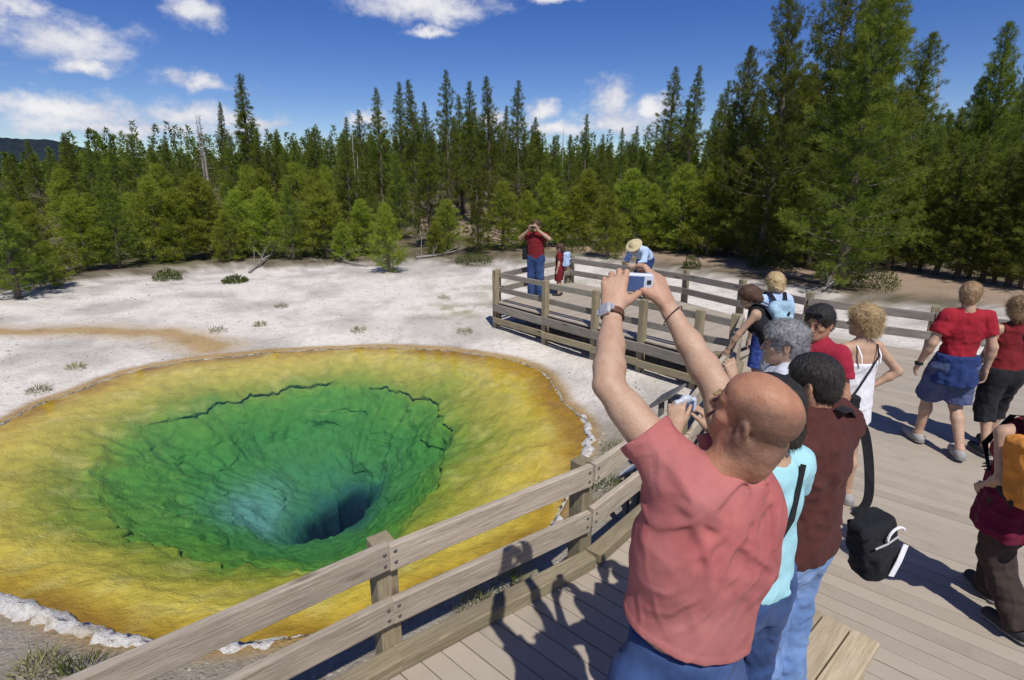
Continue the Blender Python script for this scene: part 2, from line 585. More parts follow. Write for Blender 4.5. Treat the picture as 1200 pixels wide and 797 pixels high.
def build_water():
    V = [np.array([[POOL_C[0], POOL_C[1]]])]
    n = 40
    rows = []
    for j in range(1, n + 1):
        rows.append(POOL_C + DIR * (r_out * (j / n) * (1.012 if j == n else 1))[:, None])
    v = np.concatenate(V + rows)
    v = np.column_stack([v, np.full(len(v), WATER_Z)])
    q = grid_quads(NA, n, True)[:, ::-1] + 1
    tri = np.stack([np.zeros(NA, int), 1 + np.arange(NA), 1 + (np.arange(NA) + 1) % NA], 1)
    me = mesh_np('pool_water', v, q, tri)
    m, t = new_mat('spring_water')
    tc = t.n('TexCoord').outputs['Object']
    rip = t.noise(tc, 3.0, 3, .5, .3); rip2 = t.noise(tc, 14, 2, .5)
    bn = t.n('Bump', {'Strength': .10, 'Distance': .02, 'Height': t.m('ADD', rip, t.m('MULTIPLY', rip2, .3))})
    fr = t.n('Fresnel', {'IOR': 1.33}); t.link(bn.outputs[0], fr.inputs['Normal'])
    gl = t.n('BsdfGlossy', {'Roughness': .04, 'Color': (1, 1, 1, 1)}); t.link(bn.outputs[0], gl.inputs['Normal'])
    tr = t.n('BsdfTransparent', {'Color': (.97, .99, .98, 1)})
    mx = t.n('MixShader', {0: fr.outputs[0], 1: tr.outputs[0], 2: gl.outputs[0]})
    t.n('OutputMaterial', {0: mx.outputs[0]})
    o = obj('pool_water', me, m)
    tag(o, kind='structure')


build_water()

# ------------------------------------------------------------------ ground sheet: from the pool's edge to the horizon
TRAIL = np.array([(2.0, 29.0), (4.6, 27.4), (9.0, 23.6), (12.2, 19.6), (14.6, 16.4), (17.5, 12.4), (25.0, 5.0)])
TRAIL2 = np.array([(2.0, 29.0), (-1, 34), (-6, 41)])


def seg_dist(x, y, pl):
    d = np.full(x.shape, 1e9)
    for (ax, ay), (bx, by) in zip(pl[:-1], pl[1:]):
        ex, ey = bx - ax, by - ay
        u = np.clip(((x - ax) * ex + (y - ay) * ey) / (ex * ex + ey * ey), 0, 1)
        d = np.minimum(d, np.hypot(x - ax - u * ex, y - ay - u * ey))
    return d


def ground_z(x, y):
    x = np.asarray(x, float); y = np.asarray(y, float)
    sh = x.shape
    x = x.ravel(); y = y.ravel()
    p = np.column_stack([x, y, x * 0])
    rx = x - POOL_C[0]; ry = y - POOL_C[1]
    th = np.arctan2(ry, rx)
    re = np.interp(th, np.concatenate([ANG, [math.pi]]), np.concatenate([r_out, r_out[:1]]))
    dd = np.hypot(rx, ry) - re                      # metres outside the pool edge
    z = WATER_Z + .015 + .13 * sstep(0, 1.6, dd) + .05 * sstep(1.5, 6, dd)
    z += (fbm(p * .35, 3, 70) - .5) * .22 * sstep(.8, 5, dd) + (fbm(p * 1.7, 3, 71) - .5) * .07 * sstep(.2, 1.5, dd)
    # slowly rising forest floor, a hill to the north-west and far ridge
    r = np.hypot(x, y)
    z += .017 * np.maximum(0, r - 22) * (1 - sstep(150, 420, r)) + 0
    hill = np.exp(-(((x + 22) / 30) ** 2)) * 2.0 * sstep(40, 78, y)
    z += hill
    z += (fbm(p * .05, 3, 72) - .5) * 2.2 * sstep(30, 70, r)
    z += 8.0 * sstep(150, 900, r)
    return z.reshape(sh)


def build_ground():
    nr = 150
    A2 = 720
    ang = np.linspace(-math.pi, math.pi, A2, endpoint=False)
    ro = np.interp(ang, np.concatenate([ANG, [math.pi]]), np.concatenate([r_out, r_out[:1]]))
    # a shallow lip that dips under the water, then rings growing outwards
    f = [-.10, -.02, .015, .05]
    g = .07
    while len(f) < nr:
        f.append(f[-1] + g)
        g = min(g * 1.062, 90) if f[-1] < 1500 else 300
    P = []
    for d in f:
        q = POOL_C + np.column_stack([np.cos(ang), np.sin(ang)]) * (ro + d)[:, None]
        P.append(q)
    V = np.concatenate(P)
    D = np.repeat(np.array(f), A2)
    z = ground_z(V[:, 0], V[:, 1])
    z = np.where(D < 0, WATER_Z - .03 + D * .5, z)
    V3 = np.column_stack([V, z])
    x, y = V[:, 0], V[:, 1]
    p = np.column_stack([x, y, x * 0])
    n1 = fbm(p * .55, 4, 80); n2 = fbm(p * 2.3, 4, 81)
    white = np.array([.76, .71, .635]); grey = np.array([.40, .37, .33]); soil = np.array([.20, .165, .12]); gravel = np.array([.29, .255, .205])
    duff = np.array([.135, .11, .07]); grass = np.array([.13, .14, .045])
    C = np.tile(white, (len(V), 1))

    def blend(C, c, k):
        k = np.clip(k, 0, 1)[:, None]
        return C * (1 - k) + c * k
    C = blend(C, grey, sstep(.5, .72, n1) * .6 + sstep(.55, .75, n2) * .25)
    # forest floor beyond the white sinter
    edge = 22.6 + (n1 - .5) * 6 + .08 * np.abs(x + 2) - 6.0 * sstep(-8, -17, x) - 9.0 * sstep(3.5, 12, x)
    k = sstep(-2.2, 1.6, y - edge)
    C = blend(C, grey * .9, sstep(-6, -1, y - edge) * sstep(.4, .6, n2) * .7)
    C = blend(C, soil, k)
    C = blend(C, duff, k * sstep(.42, .6, n2))
    C = blend(C, grass, k * sstep(.52, .68, n1) * .7)
    # gravel shoulder round the near boardwalk
    nearb = 1 - sstep(1.0, 2.6, seg_dist(x, y, np.array([(-6, -.5), (-1, 2.3), (.5, 3.6), (1.6, 4.7), (2.2, 5.8)])) + (n2 - .5) * 1.2)
    C = blend(C, gravel, nearb * .85)
    C = blend(C, grass * 1.2, nearb * sstep(.6, .74, n2) * .7)
    sw = sstep(-.5, 1.2, -(y - 4.2) - .35 * (x + 2.5)) * (x < 2)
    C = blend(C, gravel, sw * .9)
    # patches of dry grass near the far platform
    ov = np.exp(-(((x - 1.4) / 2.6) ** 2 + ((y - 16.8) / 1.6) ** 2)) * 1.3 + np.exp(-(((x + 1.4) / 1.2) ** 2 + ((y - 14.2) / .8) ** 2))
    C = blend(C, np.array([.32, .29, .16]), ov * sstep(.42, .58, n2) * .8)
    # trail of trodden gravel
    td = np.minimum(seg_dist(x, y, TRAIL), seg_dist(x, y, TRAIL2)) + (n2 - .5) * .8
    C = blend(C, np.array([.36, .27, .195]), 1 - sstep(2.1, 2.8, td))
    # red-brown run-off channel on the left shore, stained bank
    ch = seg_dist(x, y, np.array([(-6.3, 11.2), (-7.6, 11.9), (-9.5, 12.05), (-12, 12.0), (-18, 11.4)])) + (n2 - .5) * .5
    C = blend(C, np.array([.40, .235, .075]), (1 - sstep(.12, .42, ch)) * .9)
    C = blend(C, np.array([.48, .36, .20]), (1 - sstep(.4, .9, ch)) * .5)
    C = blend(C, np.array([.36, .22, .06]), (1 - sstep(.03, .16 + .2 * n1, D)) * .85)
    far = sstep(60, 130, np.hypot(x, y))
    C = blend(C, np.array([.055, .07, .03]), far * .9)
    me = mesh_np('ground', V3, grid_quads(A2, nr, True), smooth=True, col=C)
    m, t = new_mat('ground')
    at = t.n('Attribute', attribute_name='Col').outputs['Color']
    tc = t.n('TexCoord').outputs['Object']
    f0 = t.noise(tc, 1.3, 6, .65, .5); f1 = t.noise(tc, 9, 6, .7, .4); f2 = t.noise(tc, 60, 4, .7)
    vor = t.n('TexVoronoi', {'Scale': 22.0}); t.link(tc, vor.inputs['Vector'])
    peb = t.ramp(vor.outputs['Distance'], [(.1, 1), (.45, 0)])
    col = t.mix(t.ramp(f0, [(.30, .55), (.5, 0)]), at, t.mix(1.0, at, (.70, .68, .66), 'MULTIPLY'))
    col = t.mix(t.ramp(f1, [(.34, .5), (.48, 0)]), col, t.mix(1.0, col, (.60, .57, .53), 'MULTIPLY'))
    col = t.mix(t.ramp(f2, [(.58, 0), (.75, .6)]), col, t.mix(1.0, col, (.50, .46, .42), 'MULTIPLY'))
    col = t.mix(t.ramp(f1, [(.55, 0), (.8, .5)]), col, t.mix(1.0, col, (1.28, 1.28, 1.28), 'MULTIPLY'))
    hgt = t.m('ADD', t.m('ADD', f1, t.m('MULTIPLY', f2, .35)), t.m('MULTIPLY', peb, .22))
    finish(t, col, .95, hgt, .8, .05, .1)
    tag(obj('ground', me, m), kind='structure')


build_ground()


# crusty white sinter along the edge of the pool
def build_rim():
    A2 = 1100
    ang = np.linspace(-math.pi, math.pi, A2, endpoint=False)
    ro = np.interp(ang, np.concatenate([ANG, [math.pi]]), np.concatenate([r_out, r_out[:1]]))
    c = np.column_stack([np.cos(ang), np.sin(ang), ang * 0])
    amp = fbm(c * 9, 4, 90)
    n8 = fbm(c * 60, 3, 91)
    # strongest on the south-western and eastern shores
    deg = np.degrees(ang)
    k = .04 + .9 * np.exp(-((deg + 112) / 30) ** 2) + .75 * np.exp(-((deg + 18) / 26) ** 2) + .5 * np.exp(-((deg + 60) / 30) ** 2)
    w = np.clip(.015 + .10 * k * sstep(.32, .62, amp) + .05 * n8 * k, .012, .22)
    h = np.clip(-.012 + .075 * k * sstep(.35, .62, amp) * (.3 + 1.3 * n8), -.018, .10)
    nv = 9
    P = []
    for j in range(nv):
        u = j / (nv - 1)
        a = math.pi * u
        r = ro - .035 + w * u * 1.6 + (fbm(c * 40 + j, 3, 93) - .5) * .09 + (fbm(c * 130 + j * 2.1, 2, 95) - .5) * .03
        z = WATER_Z - .02 + (h + .02) * math.sin(a) ** .7 * (.75 + .5 * fbm(c * 80 + j * .7, 2, 94)) + (.0 if j < nv - 1 else .0)
        P.append(np.column_stack([POOL_C[0] + c[:, 0] * r, POOL_C[1] + c[:, 1] * r, z]))
    V = np.concatenate(P)
    me = mesh_np('sinter_rim', V, grid_quads(A2, nv, True), smooth=True)
    m, t = new_mat('sinter')
    tc = t.n('TexCoord').outputs['Object']
    n = t.noise(tc, 18, 5, .65); n2_ = t.noise(tc, 70, 3, .7); n3_ = t.noise(tc, 2.0, 3, .5)
    col = t.ramp(n, [(.3, (.50, .46, .40)), (.55, (.74, .72, .69)), (.8, (.80, .79, .77))])
    col = t.mix(t.ramp(n3_, [(.5, 0), (.66, .55)]), col, (.46, .36, .20))
    finish(t, col, .9, t.m('ADD', n, n2_), .9, .03, .15)
    tag(obj('sinter_rim', me, m), kind='structure')


build_rim()


# far ridge at the left horizon; blue air haze is put into its colour
def build_ridge():
    n = 240
    az = np.linspace(R(-88), R(-24), n)
    base = np.column_stack([np.sin(az), np.cos(az)])
    rows = []
    prof = 68 + 6 * (fbm(np.column_stack([az * 5, az * 0, az * 0]), 4, 60) - .5) * 2
    prof = prof * (1 - sstep(R(-38.5), R(-31), az) * .85)
    for j, (rr, hh) in enumerate(((1150, 0.0), (1220, .45), (1300, .85), (1380, 1.0), (1600, .4))):
        z = 6 + prof * hh + (2.5 * (NR.random(n) - .5) if 0 < j < 4 else 0)
        rows.append(np.column_stack([base * rr, z]))
    V = np.concatenate(rows)
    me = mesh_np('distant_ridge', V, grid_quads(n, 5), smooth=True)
    m, t = new_mat('ridge_forest_hazed')
    tc = t.n('TexCoord').outputs['Object']
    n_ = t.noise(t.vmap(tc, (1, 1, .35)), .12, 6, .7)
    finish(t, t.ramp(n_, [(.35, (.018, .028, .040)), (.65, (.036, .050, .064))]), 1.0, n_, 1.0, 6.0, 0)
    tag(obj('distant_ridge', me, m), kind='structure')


build_ridge()
# ================================================================== boardwalk, railings, bench, signs
INNER = [(-6.2, -.95), (-3.0, 1.05), (-.96, 2.46), (-.22, 2.95), (.57, 3.50), (1.08, 4.10), (1.66, 4.78), (2.45, 6.05), (3.40, 8.00)]
NEAR_POLY = INNER + [(4.55, 9.35), (5.3, 9.75), (6.75, 8.65), (9.5, 7.1), (13.5, 5.2), (12.0, 1.9), (8.4, 3.3), (5.4, .9), (2.6, -3.2), (-2.5, -4.6)]
FAR_POLY = [(3.40, 8.00), (-.36, 12.47), (1.55, 15.0), (3.9, 12.5), (5.3, 9.75), (4.55, 9.35)]
BOARD_W, GAP, BOARD_T = 0.122, 0.006, 0.032


def strip_cut(poly, n, t, s):
    """intervals along t where the line p.n = s lies inside the polygon"""
    xs = []
    for (a, b) in zip(poly, poly[1:] + poly[:1]):
        sa = a[0] * n[0] + a[1] * n[1] - s
        sb = b[0] * n[0] + b[1] * n[1] - s
        if (sa < 0) != (sb < 0):
            u = sa / (sa - sb)
            x = a[0] + (b[0] - a[0]) * u, a[1] + (b[1] - a[1]) * u
            xs.append(x[0] * t[0] + x[1] * t[1])
    xs.sort()
    return list(zip(xs[::2], xs[1::2]))


def lay_boards(root, poly, ang, smin=-1e9, smax=1e9):
    t = (math.cos(ang), math.sin(ang)); n = (-t[1], t[0])
    ss = [p[0] * n[0] + p[1] * n[1] for p in poly]
    s = max(min(ss), smin) + .004
    pitch = BOARD_W + GAP
    while s + BOARD_W < min(max(ss), smax):
        a = strip_cut(poly, n, t, s + .0007); b = strip_cut(poly, n, t, s + BOARD_W - .0007)
        if len(a) == len(b):
            for (a0, a1), (b0, b1) in zip(a, b):
                if min(a1, b1) - max(a0, b0) < .08:
                    continue
                # long runs are butted from two lengths
                cuts = [0, 1]
                L = min(a1 - a0, b1 - b0)
                if L > 5.2:
                    cuts = [0, .45 + .16 * rng.random(), 1]
                for c0, c1 in zip(cuts[:-1], cuts[1:]):
                    e = .003
                    q = [(a0 + (a1 - a0) * c0 + e, s), (a0 + (a1 - a0) * c1 - e, s), (b0 + (b1 - b0) * c1 - e, s + BOARD_W), (b0 + (b1 - b0) * c0 + e, s + BOARD_W)]
                    mx = sum(x for x, _ in q) / 4; my = sum(y for _, y in q) / 4
                    mb = MB().prism([(x - mx, y - my) for x, y in q], -BOARD_T, 0)
                    me = mb.mesh('deck_board', bevel=.004, seg=1)
                    obj('deck_board', me, MATS['deck_board'], root, (t[0] * mx + n[0] * my, t[1] * mx + n[1] * my, rng.uniform(-.0025, .0015)), (0, 0, ang))
        s += pitch


def joists(poly, name):
    """dark framing under the boards with a fascia round the edge"""
    mb = MB()
    for (a, b) in zip(poly, poly[1:] + poly[:1]):
        d = Vector((b[0] - a[0], b[1] - a[1], 0)); L = d.length
        c = (Vector((*a, 0)) + Vector((*b, 0))) / 2
        nrm = Vector((-d.y, d.x, 0)).normalized()
        mb.box(c - nrm * .07 + Vector((0, 0, -.155)), (L - .02, .05, .235), math.atan2(d.y, d.x))
    return mb.build(name, MATS['dark_timber'])


walk = joists(NEAR_POLY, 'boardwalk')
tag(walk, kind='structure')
lay_boards(walk, NEAR_POLY, R(-42))
plat = joists(FAR_POLY, 'viewing_platform')
tag(plat, kind='structure')
lay_boards(plat, FAR_POLY, R(41))


def beam(name, a, b, h, th, mat, parent, bevel=.008, overrun=0.0):
    """plank from a to b (centre line), height h, thickness th, grain along its length; slightly hewn"""
    a, b = Vector(a), Vector(b)
    d = b - a
    L = d.length + overrun
    bm = bmesh.new()
    bmesh.ops.create_cube(bm, size=1.0)
    bmesh.ops.scale(bm, vec=(L, th, h), verts=bm.verts)
    bmesh.ops.bevel(bm, geom=list(bm.edges), offset=bevel, segments=2, affect='EDGES', profile=.6)
    me = bpy.data.meshes.new(name)
    bm.to_mesh(me); bm.free()
    o = obj(name, me, MATS[mat], parent, (a + b) / 2)
    o.rotation_mode = 'QUATERNION'
    x = d.normalized(); y = Vector((-x.y, x.x, 0)).normalized(); z = x.cross(y)
    o.rotation_quaternion = Matrix((x, y, z)).transposed().to_quaternion()
    return o


def post(p, z0, z1, w, parent, rz=0, mat='post_wood', cham=.02):
    bm = bmesh.new()
    bmesh.ops.create_cube(bm, size=1.0)
    L = z1 - z0
    bmesh.ops.scale(bm, vec=(L, w, w), verts=bm.verts)
    bmesh.ops.bevel(bm, geom=list(bm.edges), offset=.009, segments=2, affect='EDGES', profile=.6)
    me = bpy.data.meshes.new('post')
    bm.to_mesh(me); bm.free()
    o = obj('post', me, MATS[mat], parent, (p[0], p[1], (z0 + z1) / 2))
    o.rotation_mode = 'QUATERNION'
    o.rotation_quaternion = Matrix.Rotation(rz, 3, 'Z').to_quaternion() @ Matrix.Rotation(-math.pi / 2, 3, 'Y').to_quaternion()
    return o


def off(a, b, d):
    """shift the segment a-b sideways (to its left) by d"""
    v = Vector((b[0] - a[0], b[1] - a[1])).normalized()
    n = Vector((-v.y, v.x)) * d
    return (a[0] + n.x, a[1] + n.y), (b[0] + n.x, b[1] + n.y)


mat_plain('old_steel', (.16, .15, .14), .5, .5, .2, 60, .1, .7)
BOLT = MB().tube([(0, 0, -.006), (0, 0, .004), (0, 0, .007)], [.011, .011, .007], 10).mesh('bolt')


def railing(label, pts, top, rail_h, low_c, post_top, side, post_w=.125, wood='rail_wood', curb=True, brace=False, ground=-.68, skip_first=False, bolts=False):
    """posts at pts, two plank rails on the deck side (side = +1: left of the run is the deck)"""
    root = empty('railing', (pts[0][0], pts[0][1], 0))
    inv = Matrix.Translation((-pts[0][0], -pts[0][1], 0))
    tag(root, label, 'railing')
    kids = []
    for i, p in enumerate(pts):
        if i == 0 and skip_first:
            continue
        a = pts[max(i - 1, 0)]; b = pts[min(i + 1, len(pts) - 1)]
        rz = math.atan2(b[1] - a[1], b[0] - a[0])
        gz = float(ground_z(np.array([p[0]]), np.array([p[1]]))[0]) - .12
        kids.append(post(p, gz, post_top + rng.uniform(-.01, .015), post_w, root, rz))
    for a, b in zip(pts[:-1], pts[1:]):
        d = side * (post_w / 2 + .027)
        (ax, ay), (bx, by) = off(a, b, d)
        j1, j2 = rng.uniform(-.012, .012), rng.uniform(-.012, .012)
        kids.append(beam('rail', (ax, ay, top - rail_h / 2 + j1), (bx, by, top - rail_h / 2 + j2), rail_h, .048, wood, root))
        kids.append(beam('rail', (ax, ay, low_c + j2), (bx, by, low_c + j1), rail_h, .048, wood, root))
        if bolts:
            v_ = Vector((b[0] - a[0], b[1] - a[1], 0)).normalized(); n_ = Vector((-v_.y, v_.x, 0)) * side
            for e_, q_ in ((a, 1), (b, -1)):
                for zz in (top - rail_h * .5, low_c):
                    for dz in (-.035, .035):
                        p_ = Vector((e_[0], e_[1], zz + dz)) + n_ * (post_w / 2 + .050) + v_ * q_ * .035
                        o_ = obj('bolt', BOLT, MATS['old_steel'], root, p_)
                        o_.rotation_euler = (math.pi / 2, 0, math.atan2(n_.y, n_.x) + math.pi / 2)
                        kids.append(o_)
        if curb:
            (ax, ay), (bx, by) = off(a, b, side * (post_w / 2 + .06))
            kids.append(beam('curb', (ax, ay, .049), (bx, by, .049), .09, .12, 'post_wood', root))
        if brace:
            (ax, ay), (bx, by) = off(a, b, -side * (post_w / 2 + .024))
            kids.append(beam('brace', (ax, ay, -.40), (bx, by, -.42), .13, .045, 'post_wood', root))
            kids.append(beam('fascia', (ax, ay, -.13), (bx, by, -.115), .17, .045, wood, root))
    for k in kids:
        k.location = inv @ k.location
    return root


near_posts = [(-4.2, -.02), (-2.05, 1.60), (-.73, 2.655), (.50, 3.53), (1.55, 4.72), (2.40, 6.12)]
railing('weathered plank railing along the near edge of the pool beside the bald man', near_posts + [(3.30, 7.94)], .80, .160, .36, .785, -1, bolts=True)
far_posts = [(3.38, 8.02), (2.97, 8.51), (2.27, 9.34), (1.57, 10.18), (.69, 11.22), (-.37, 12.49)]
railing('grey plank railing on the pool side of the raised viewing platform', far_posts, .66, .112, .27, .72, -1, wood='old_rail_wood', curb=False, brace=True, post_w=.115)
railing('short railing closing the far end of the viewing platform', [(-.33, 12.60), (.55, 13.78), (1.50, 15.02)], .66, .125, .27, .72, -1, wood='old_rail_wood', curb=False, post_w=.115)
railing('long grey railing on the outer side of the boardwalk by the trail',
        [(1.62, 15.03), (2.80, 13.72), (3.95, 12.48), (4.68, 11.12), (5.36, 9.80), (6.80, 8.68), (8.3, 7.86), (10.2, 6.82), (13.4, 5.28)], .66, .135, .27, .74, -1, wood='old_rail_wood', curb=False, post_w=.115)

# bench on which the people by the railing stand
bd = Vector((-.75, -.66, 0)).normalized(); bn_ = Vector((-bd.y, bd.x, 0))
b_end = Vector((1.86, 2.27, 0)); B_LEN = 3.2
bench = empty('bench', b_end)
tag(bench, 'low pale timber bench under the feet of the people with cameras', 'bench')
for k in range(3):
    c0 = bn_ * (-.06 + k * -.135)
    o = beam('seat_plank', (c0.x, c0.y, .425), (c0.x + bd.x * B_LEN, c0.y + bd.y * B_LEN, .425), .05, .128, 'bench_wood', bench)
for s in (.18, 1.25, 2.2, 3.1):
    c0 = bd * s + bn_ * (-.195)
    a = c0 + bn_ * .19; b = c0 - bn_ * .19
    beam('leg', (a.x, a.y, .20), (b.x, b.y, .20), .398, .09, 'bench_wood', bench)


# small information panels outside the railing
def panel_sign(label, loc, rz, w, d, tilt, hz, face, txt=True):
    r = empty('information_panel', loc, rz)
    tag(r, label, 'sign')
    m = Matrix.Rotation(tilt, 3, 'X')
    for s in (-.32, .32):
        MB().box((s * w, 0, hz / 2 - .05), (.05, .05, hz + .1)).build('post', MATS['sign_frame'], r, .004)
    p = MB().box((0, 0, 0), (w, d, .025), m).build('frame', MATS['sign_frame'], r, .004)
    p.location = (0, 0, hz + .02)
    n = m @ Vector((0, 0, .0165))
    q = MB().box((0, 0, 0), (w - .07, d - .07, .008), m).build('sheet', MATS[face], r, .001)
    q.location = Vector((0, 0, hz + .02)) + n
    return r


mat_plain('sign_frame', (.16, .15, .14), .6)
mat_plain('sign_sheet', (.72, .74, .76), .4, var=.06, scale=9)
mat_plain('sign_sheet_dark', (.10, .11, .12), .4, var=.3, scale=12)
panel_sign('slanted information panel with dark face standing just outside the railing', (1.72, 5.75, -.62), R(-125), .46, .34, R(38), .98, 'sign_sheet_dark')
panel_sign('low white notice panel on the bank below the near railing', (1.20, 4.92, -.62), R(-130), .34, .26, R(40), .55, 'sign_sheet')
# ================================================================== pine forest
def mat_needles(name, dark, mid, light):
    m, t = new_mat(name)
    tc = t.n('TexCoord').outputs['Object']
    oi = t.n('ObjectInfo')
    at = t.n('Attribute', attribute_name='Col').outputs['Color']
    n = t.noise(tc, 1.3, 4, .6)
    n2_ = t.noise(tc, 9, 2, .6)
    f = t.m('ADD', t.m('MULTIPLY', n, .65), t.m('MULTIPLY', n2_, .35))
    col = t.ramp(f, [(.34, dark), (.5, mid), (.68, light)])
    col = t.mix(1.0, col, at, 'MULTIPLY')
    hs = t.n('HueSaturation', {'Hue': t.m('ADD', .496, t.m('MULTIPLY', oi.outputs['Random'], .026)), 'Saturation': 1.0,
                               'Value': t.m('ADD', .75, t.m('MULTIPLY', oi.outputs['Random'], .5)), 'Color': col}).outputs[0]
    d = t.n('BsdfPrincipled', {'Base Color': hs, 'Roughness': .55}); d.inputs['Specular IOR Level'].default_value = .25
    tr = t.n('BsdfTranslucent', {'Color': hs})
    mx = t.n('MixShader', {0: .40, 1: d.outputs[0], 2: tr.outputs[0]})
    t.n('OutputMaterial', {0: mx.outputs[0]})
    return m


mat_needles('needles', (.090, .122, .018), (.155, .190, .024), (.225, .250, .034))
mat_needles('needles_young', (.165, .215, .022), (.26, .31, .034), (.35, .38, .048))
mat_needles('needles_dead', (.11, .065, .035), (.15, .09, .05), (.20, .13, .08))
mat_needles('shrub_leaf', (.06, .085, .015), (.11, .14, .025), (.17, .19, .04))
mat_needles('grass_blade', (.26, .24, .10), (.34, .31, .15), (.44, .40, .22))


def mat_bark(name, a, b):
    m, t = new_mat(name)
    tc = t.n('TexCoord').outputs['Object']
    n = t.noise(t.vmap(tc, (6, 6, 1.2)), 5, 5, .65)
    finish(t, t.ramp(n, [(.3, a), (.7, b)]), .95, n, .8, .03, .1)


mat_bark('bark', (.10, .080, .062), (.21, .175, .14))
mat_bark('bark_grey', (.23, .21, .19), (.38, .355, .33))


def blades(P, D, L, W, col, seed):
    """thin triangles at P pointing along D (N,3), length L, width W"""
    r = np.random.default_rng(seed)
    D = D / (np.linalg.norm(D, axis=1)[:, None] + 1e-9)
    q = r.normal(size=D.shape)
    s = np.cross(D, q); s /= np.linalg.norm(s, axis=1)[:, None] + 1e-9
    a = P - s * (W / 2)[:, None]; b = P + s * (W / 2)[:, None]; c = P + D * L[:, None]
    V = np.stack([a, b, c], 1).reshape(-1, 3)
    T = np.arange(len(V)).reshape(-1, 3)
    C = np.repeat(col, 3, 0)
    return V, T, C


def pine_mesh(name, H, seed, spread, nbr, ntuft, nbl, base=.06, slim=1.0, bl=.20, bw=.034, irregular=.35, droop=0.0, up=.55, taper=1.0, deadlow=0, topr=.05, trunk_r=None):
    r = np.random.default_rng(seed)
    wood = MB()
    tr = trunk_r or (.016 * H + .02)
    lean = r.normal(size=2) * .012 * H
    bendp = r.normal(size=2) * .015 * H

    def axis(u):
        return np.array([lean[0] * u + bendp[0] * math.sin(u * 3.1), lean[1] * u + bendp[1] * math.sin(u * 3.1), H * u])
    wood.tube([axis(u) + np.array([0, 0, -.25 if u == 0 else 0]) for u in np.linspace(0, 1, 9)], [tr * (1 - u) ** .8 + .008 for u in np.linspace(0, 1, 9)], 7)
    P, D, T = [], [], []
    lob = r.uniform(0, 6.28, 4)
    for k in range(nbr):
        u = base + (1 - base) * (((k + r.random()) / nbr) ** .9)
        az = k * 2.399 + r.normal() * .35
        f = (1 - u) / (1 - base)
        prof = (topr + (1 - topr) * (f ** taper)) * min(1, .45 + 1.6 * (u - base) / (1 - base) * 3)
        # branches of uneven length make the gaps and bulges of the outline
        j = 1 + irregular * (math.sin(az * 2 + lob[0] + u * 9) * .5 + math.sin(u * 23 + lob[1]) * .5) + r.normal() * irregular * .45
        L = max(.05 + .08 * f, spread * prof * j)
        el = up * (.25 + .95 * u) - droop * (1 - u) + r.normal() * .1
        d0 = np.array([math.cos(az) * math.cos(el), math.sin(az) * math.cos(el), math.sin(el)])
        o = axis(u)
        cur = .22 * L
        pts = []
        for s in np.linspace(0, 1, 5):
            q = o + d0 * L * s + np.array([0, 0, cur * (s ** 2) - .10 * L * s * (1 - u)])
            pts.append(q)
        if L > .25:
            wood.tube(pts, [max(.006, .016 * L * (1 - s) + .005) for s in np.linspace(0, 1, 5)], 3, cap=False)
        pts = np.array(pts)
        nt = max(3, int(ntuft * (.35 + .65 * L / spread)))
        s = .22 + .80 * r.random(nt) ** .75
        s = np.minimum(s, 1.0)
        i = np.minimum((s * 4).astype(int), 3); ff = s * 4 - i
        c = pts[i] * (1 - ff)[:, None] + pts[i + 1] * ff[:, None]
        # side twigs
        lat = r.normal(size=(nt, 3)) * (.17 * L * (1.15 - s) + .05)[:, None] * np.array([1, 1, .5])
        c = c + lat
        tang = d0[None, :] * .6 + lat * 1.2 / (.17 * L + .05) * .35 + np.array([0, 0, .45])
        for b in range(nbl):
            P.append(c + r.normal(size=(nt, 3)) * .03)
            D.append(tang + r.normal(size=(nt, 3)) * .75)
            T.append(np.column_stack([s, np.full(nt, u)]))
    P = np.concatenate(P); D = np.concatenate(D); T = np.concatenate(T)
    n = len(P)
    sz = .55 + .45 * np.clip((1 - T[:, 1]) * 3.0, 0, 1)
    L = bl * r.uniform(.7, 1.25, n) * sz; W = bw * r.uniform(.75, 1.3, n) * sz
    clump = fbm(P * 1.6, 2, seed)
    shade = .72 + .55 * clump
    col = np.column_stack([shade * (1 + .22 * (T[:, 0] - .6)), shade, shade * (1 - .1 * T[:, 0])])
    V, TT, C = blades(P, D, L, W, col, seed + 1)
    crown = mesh_np(name + '_crown', V, None, TT, smooth=False, col=C)
    if deadlow:
        for k in range(deadlow):
            u = r.uniform(.05, base + .06); az = r.uniform(0, 6.28); LL = spread * r.uniform(.25, .75)
            o = axis(u); d = np.array([math.cos(az), math.sin(az), r.uniform(-.3, .15)])
            pts = [o, o + d * LL * .5 + np.array([0, 0, -.03]), o + d * LL + np.array([0, 0, r.uniform(-.1, .12)])]
            wood.tube(pts, [.016, .010, .004], 3, cap=False)
            for q in range(3):
                p0 = np.array(pts[1]) + d * LL * .15 * q
                wood.tube([p0, p0 + r.normal(size=3) * .18], [.006, .003], 3, cap=False)
    trunk = wood.mesh(name + '_trunk', smooth=True, fix=False)
    return trunk, crown


def snag_mesh(name, H, seed):
    r = np.random.default_rng(seed)
    w = MB()
    w.tube([(0, 0, -.3), (.03, 0, H * .4), (.05, .05, H * .8), (.02, .08, H)], [.016 * H, .012 * H, .006 * H, .01], 6)
    for k in range(46):
        u = r.uniform(.25, .98); az = r.uniform(0, 6.28); L = (1.08 - u) * H * .16 * r.uniform(.4, 1.2)
        o = np.array([.04, .05 * u, H * u]); d = np.array([math.cos(az), math.sin(az), r.uniform(-.35, .25)])
        w.tube([o, o + d * L * .6, o + d * L + np.array([0, 0, -.08 * L])], [.014, .009, .004], 3, cap=False)
    return w.mesh(name, smooth=True, fix=False)


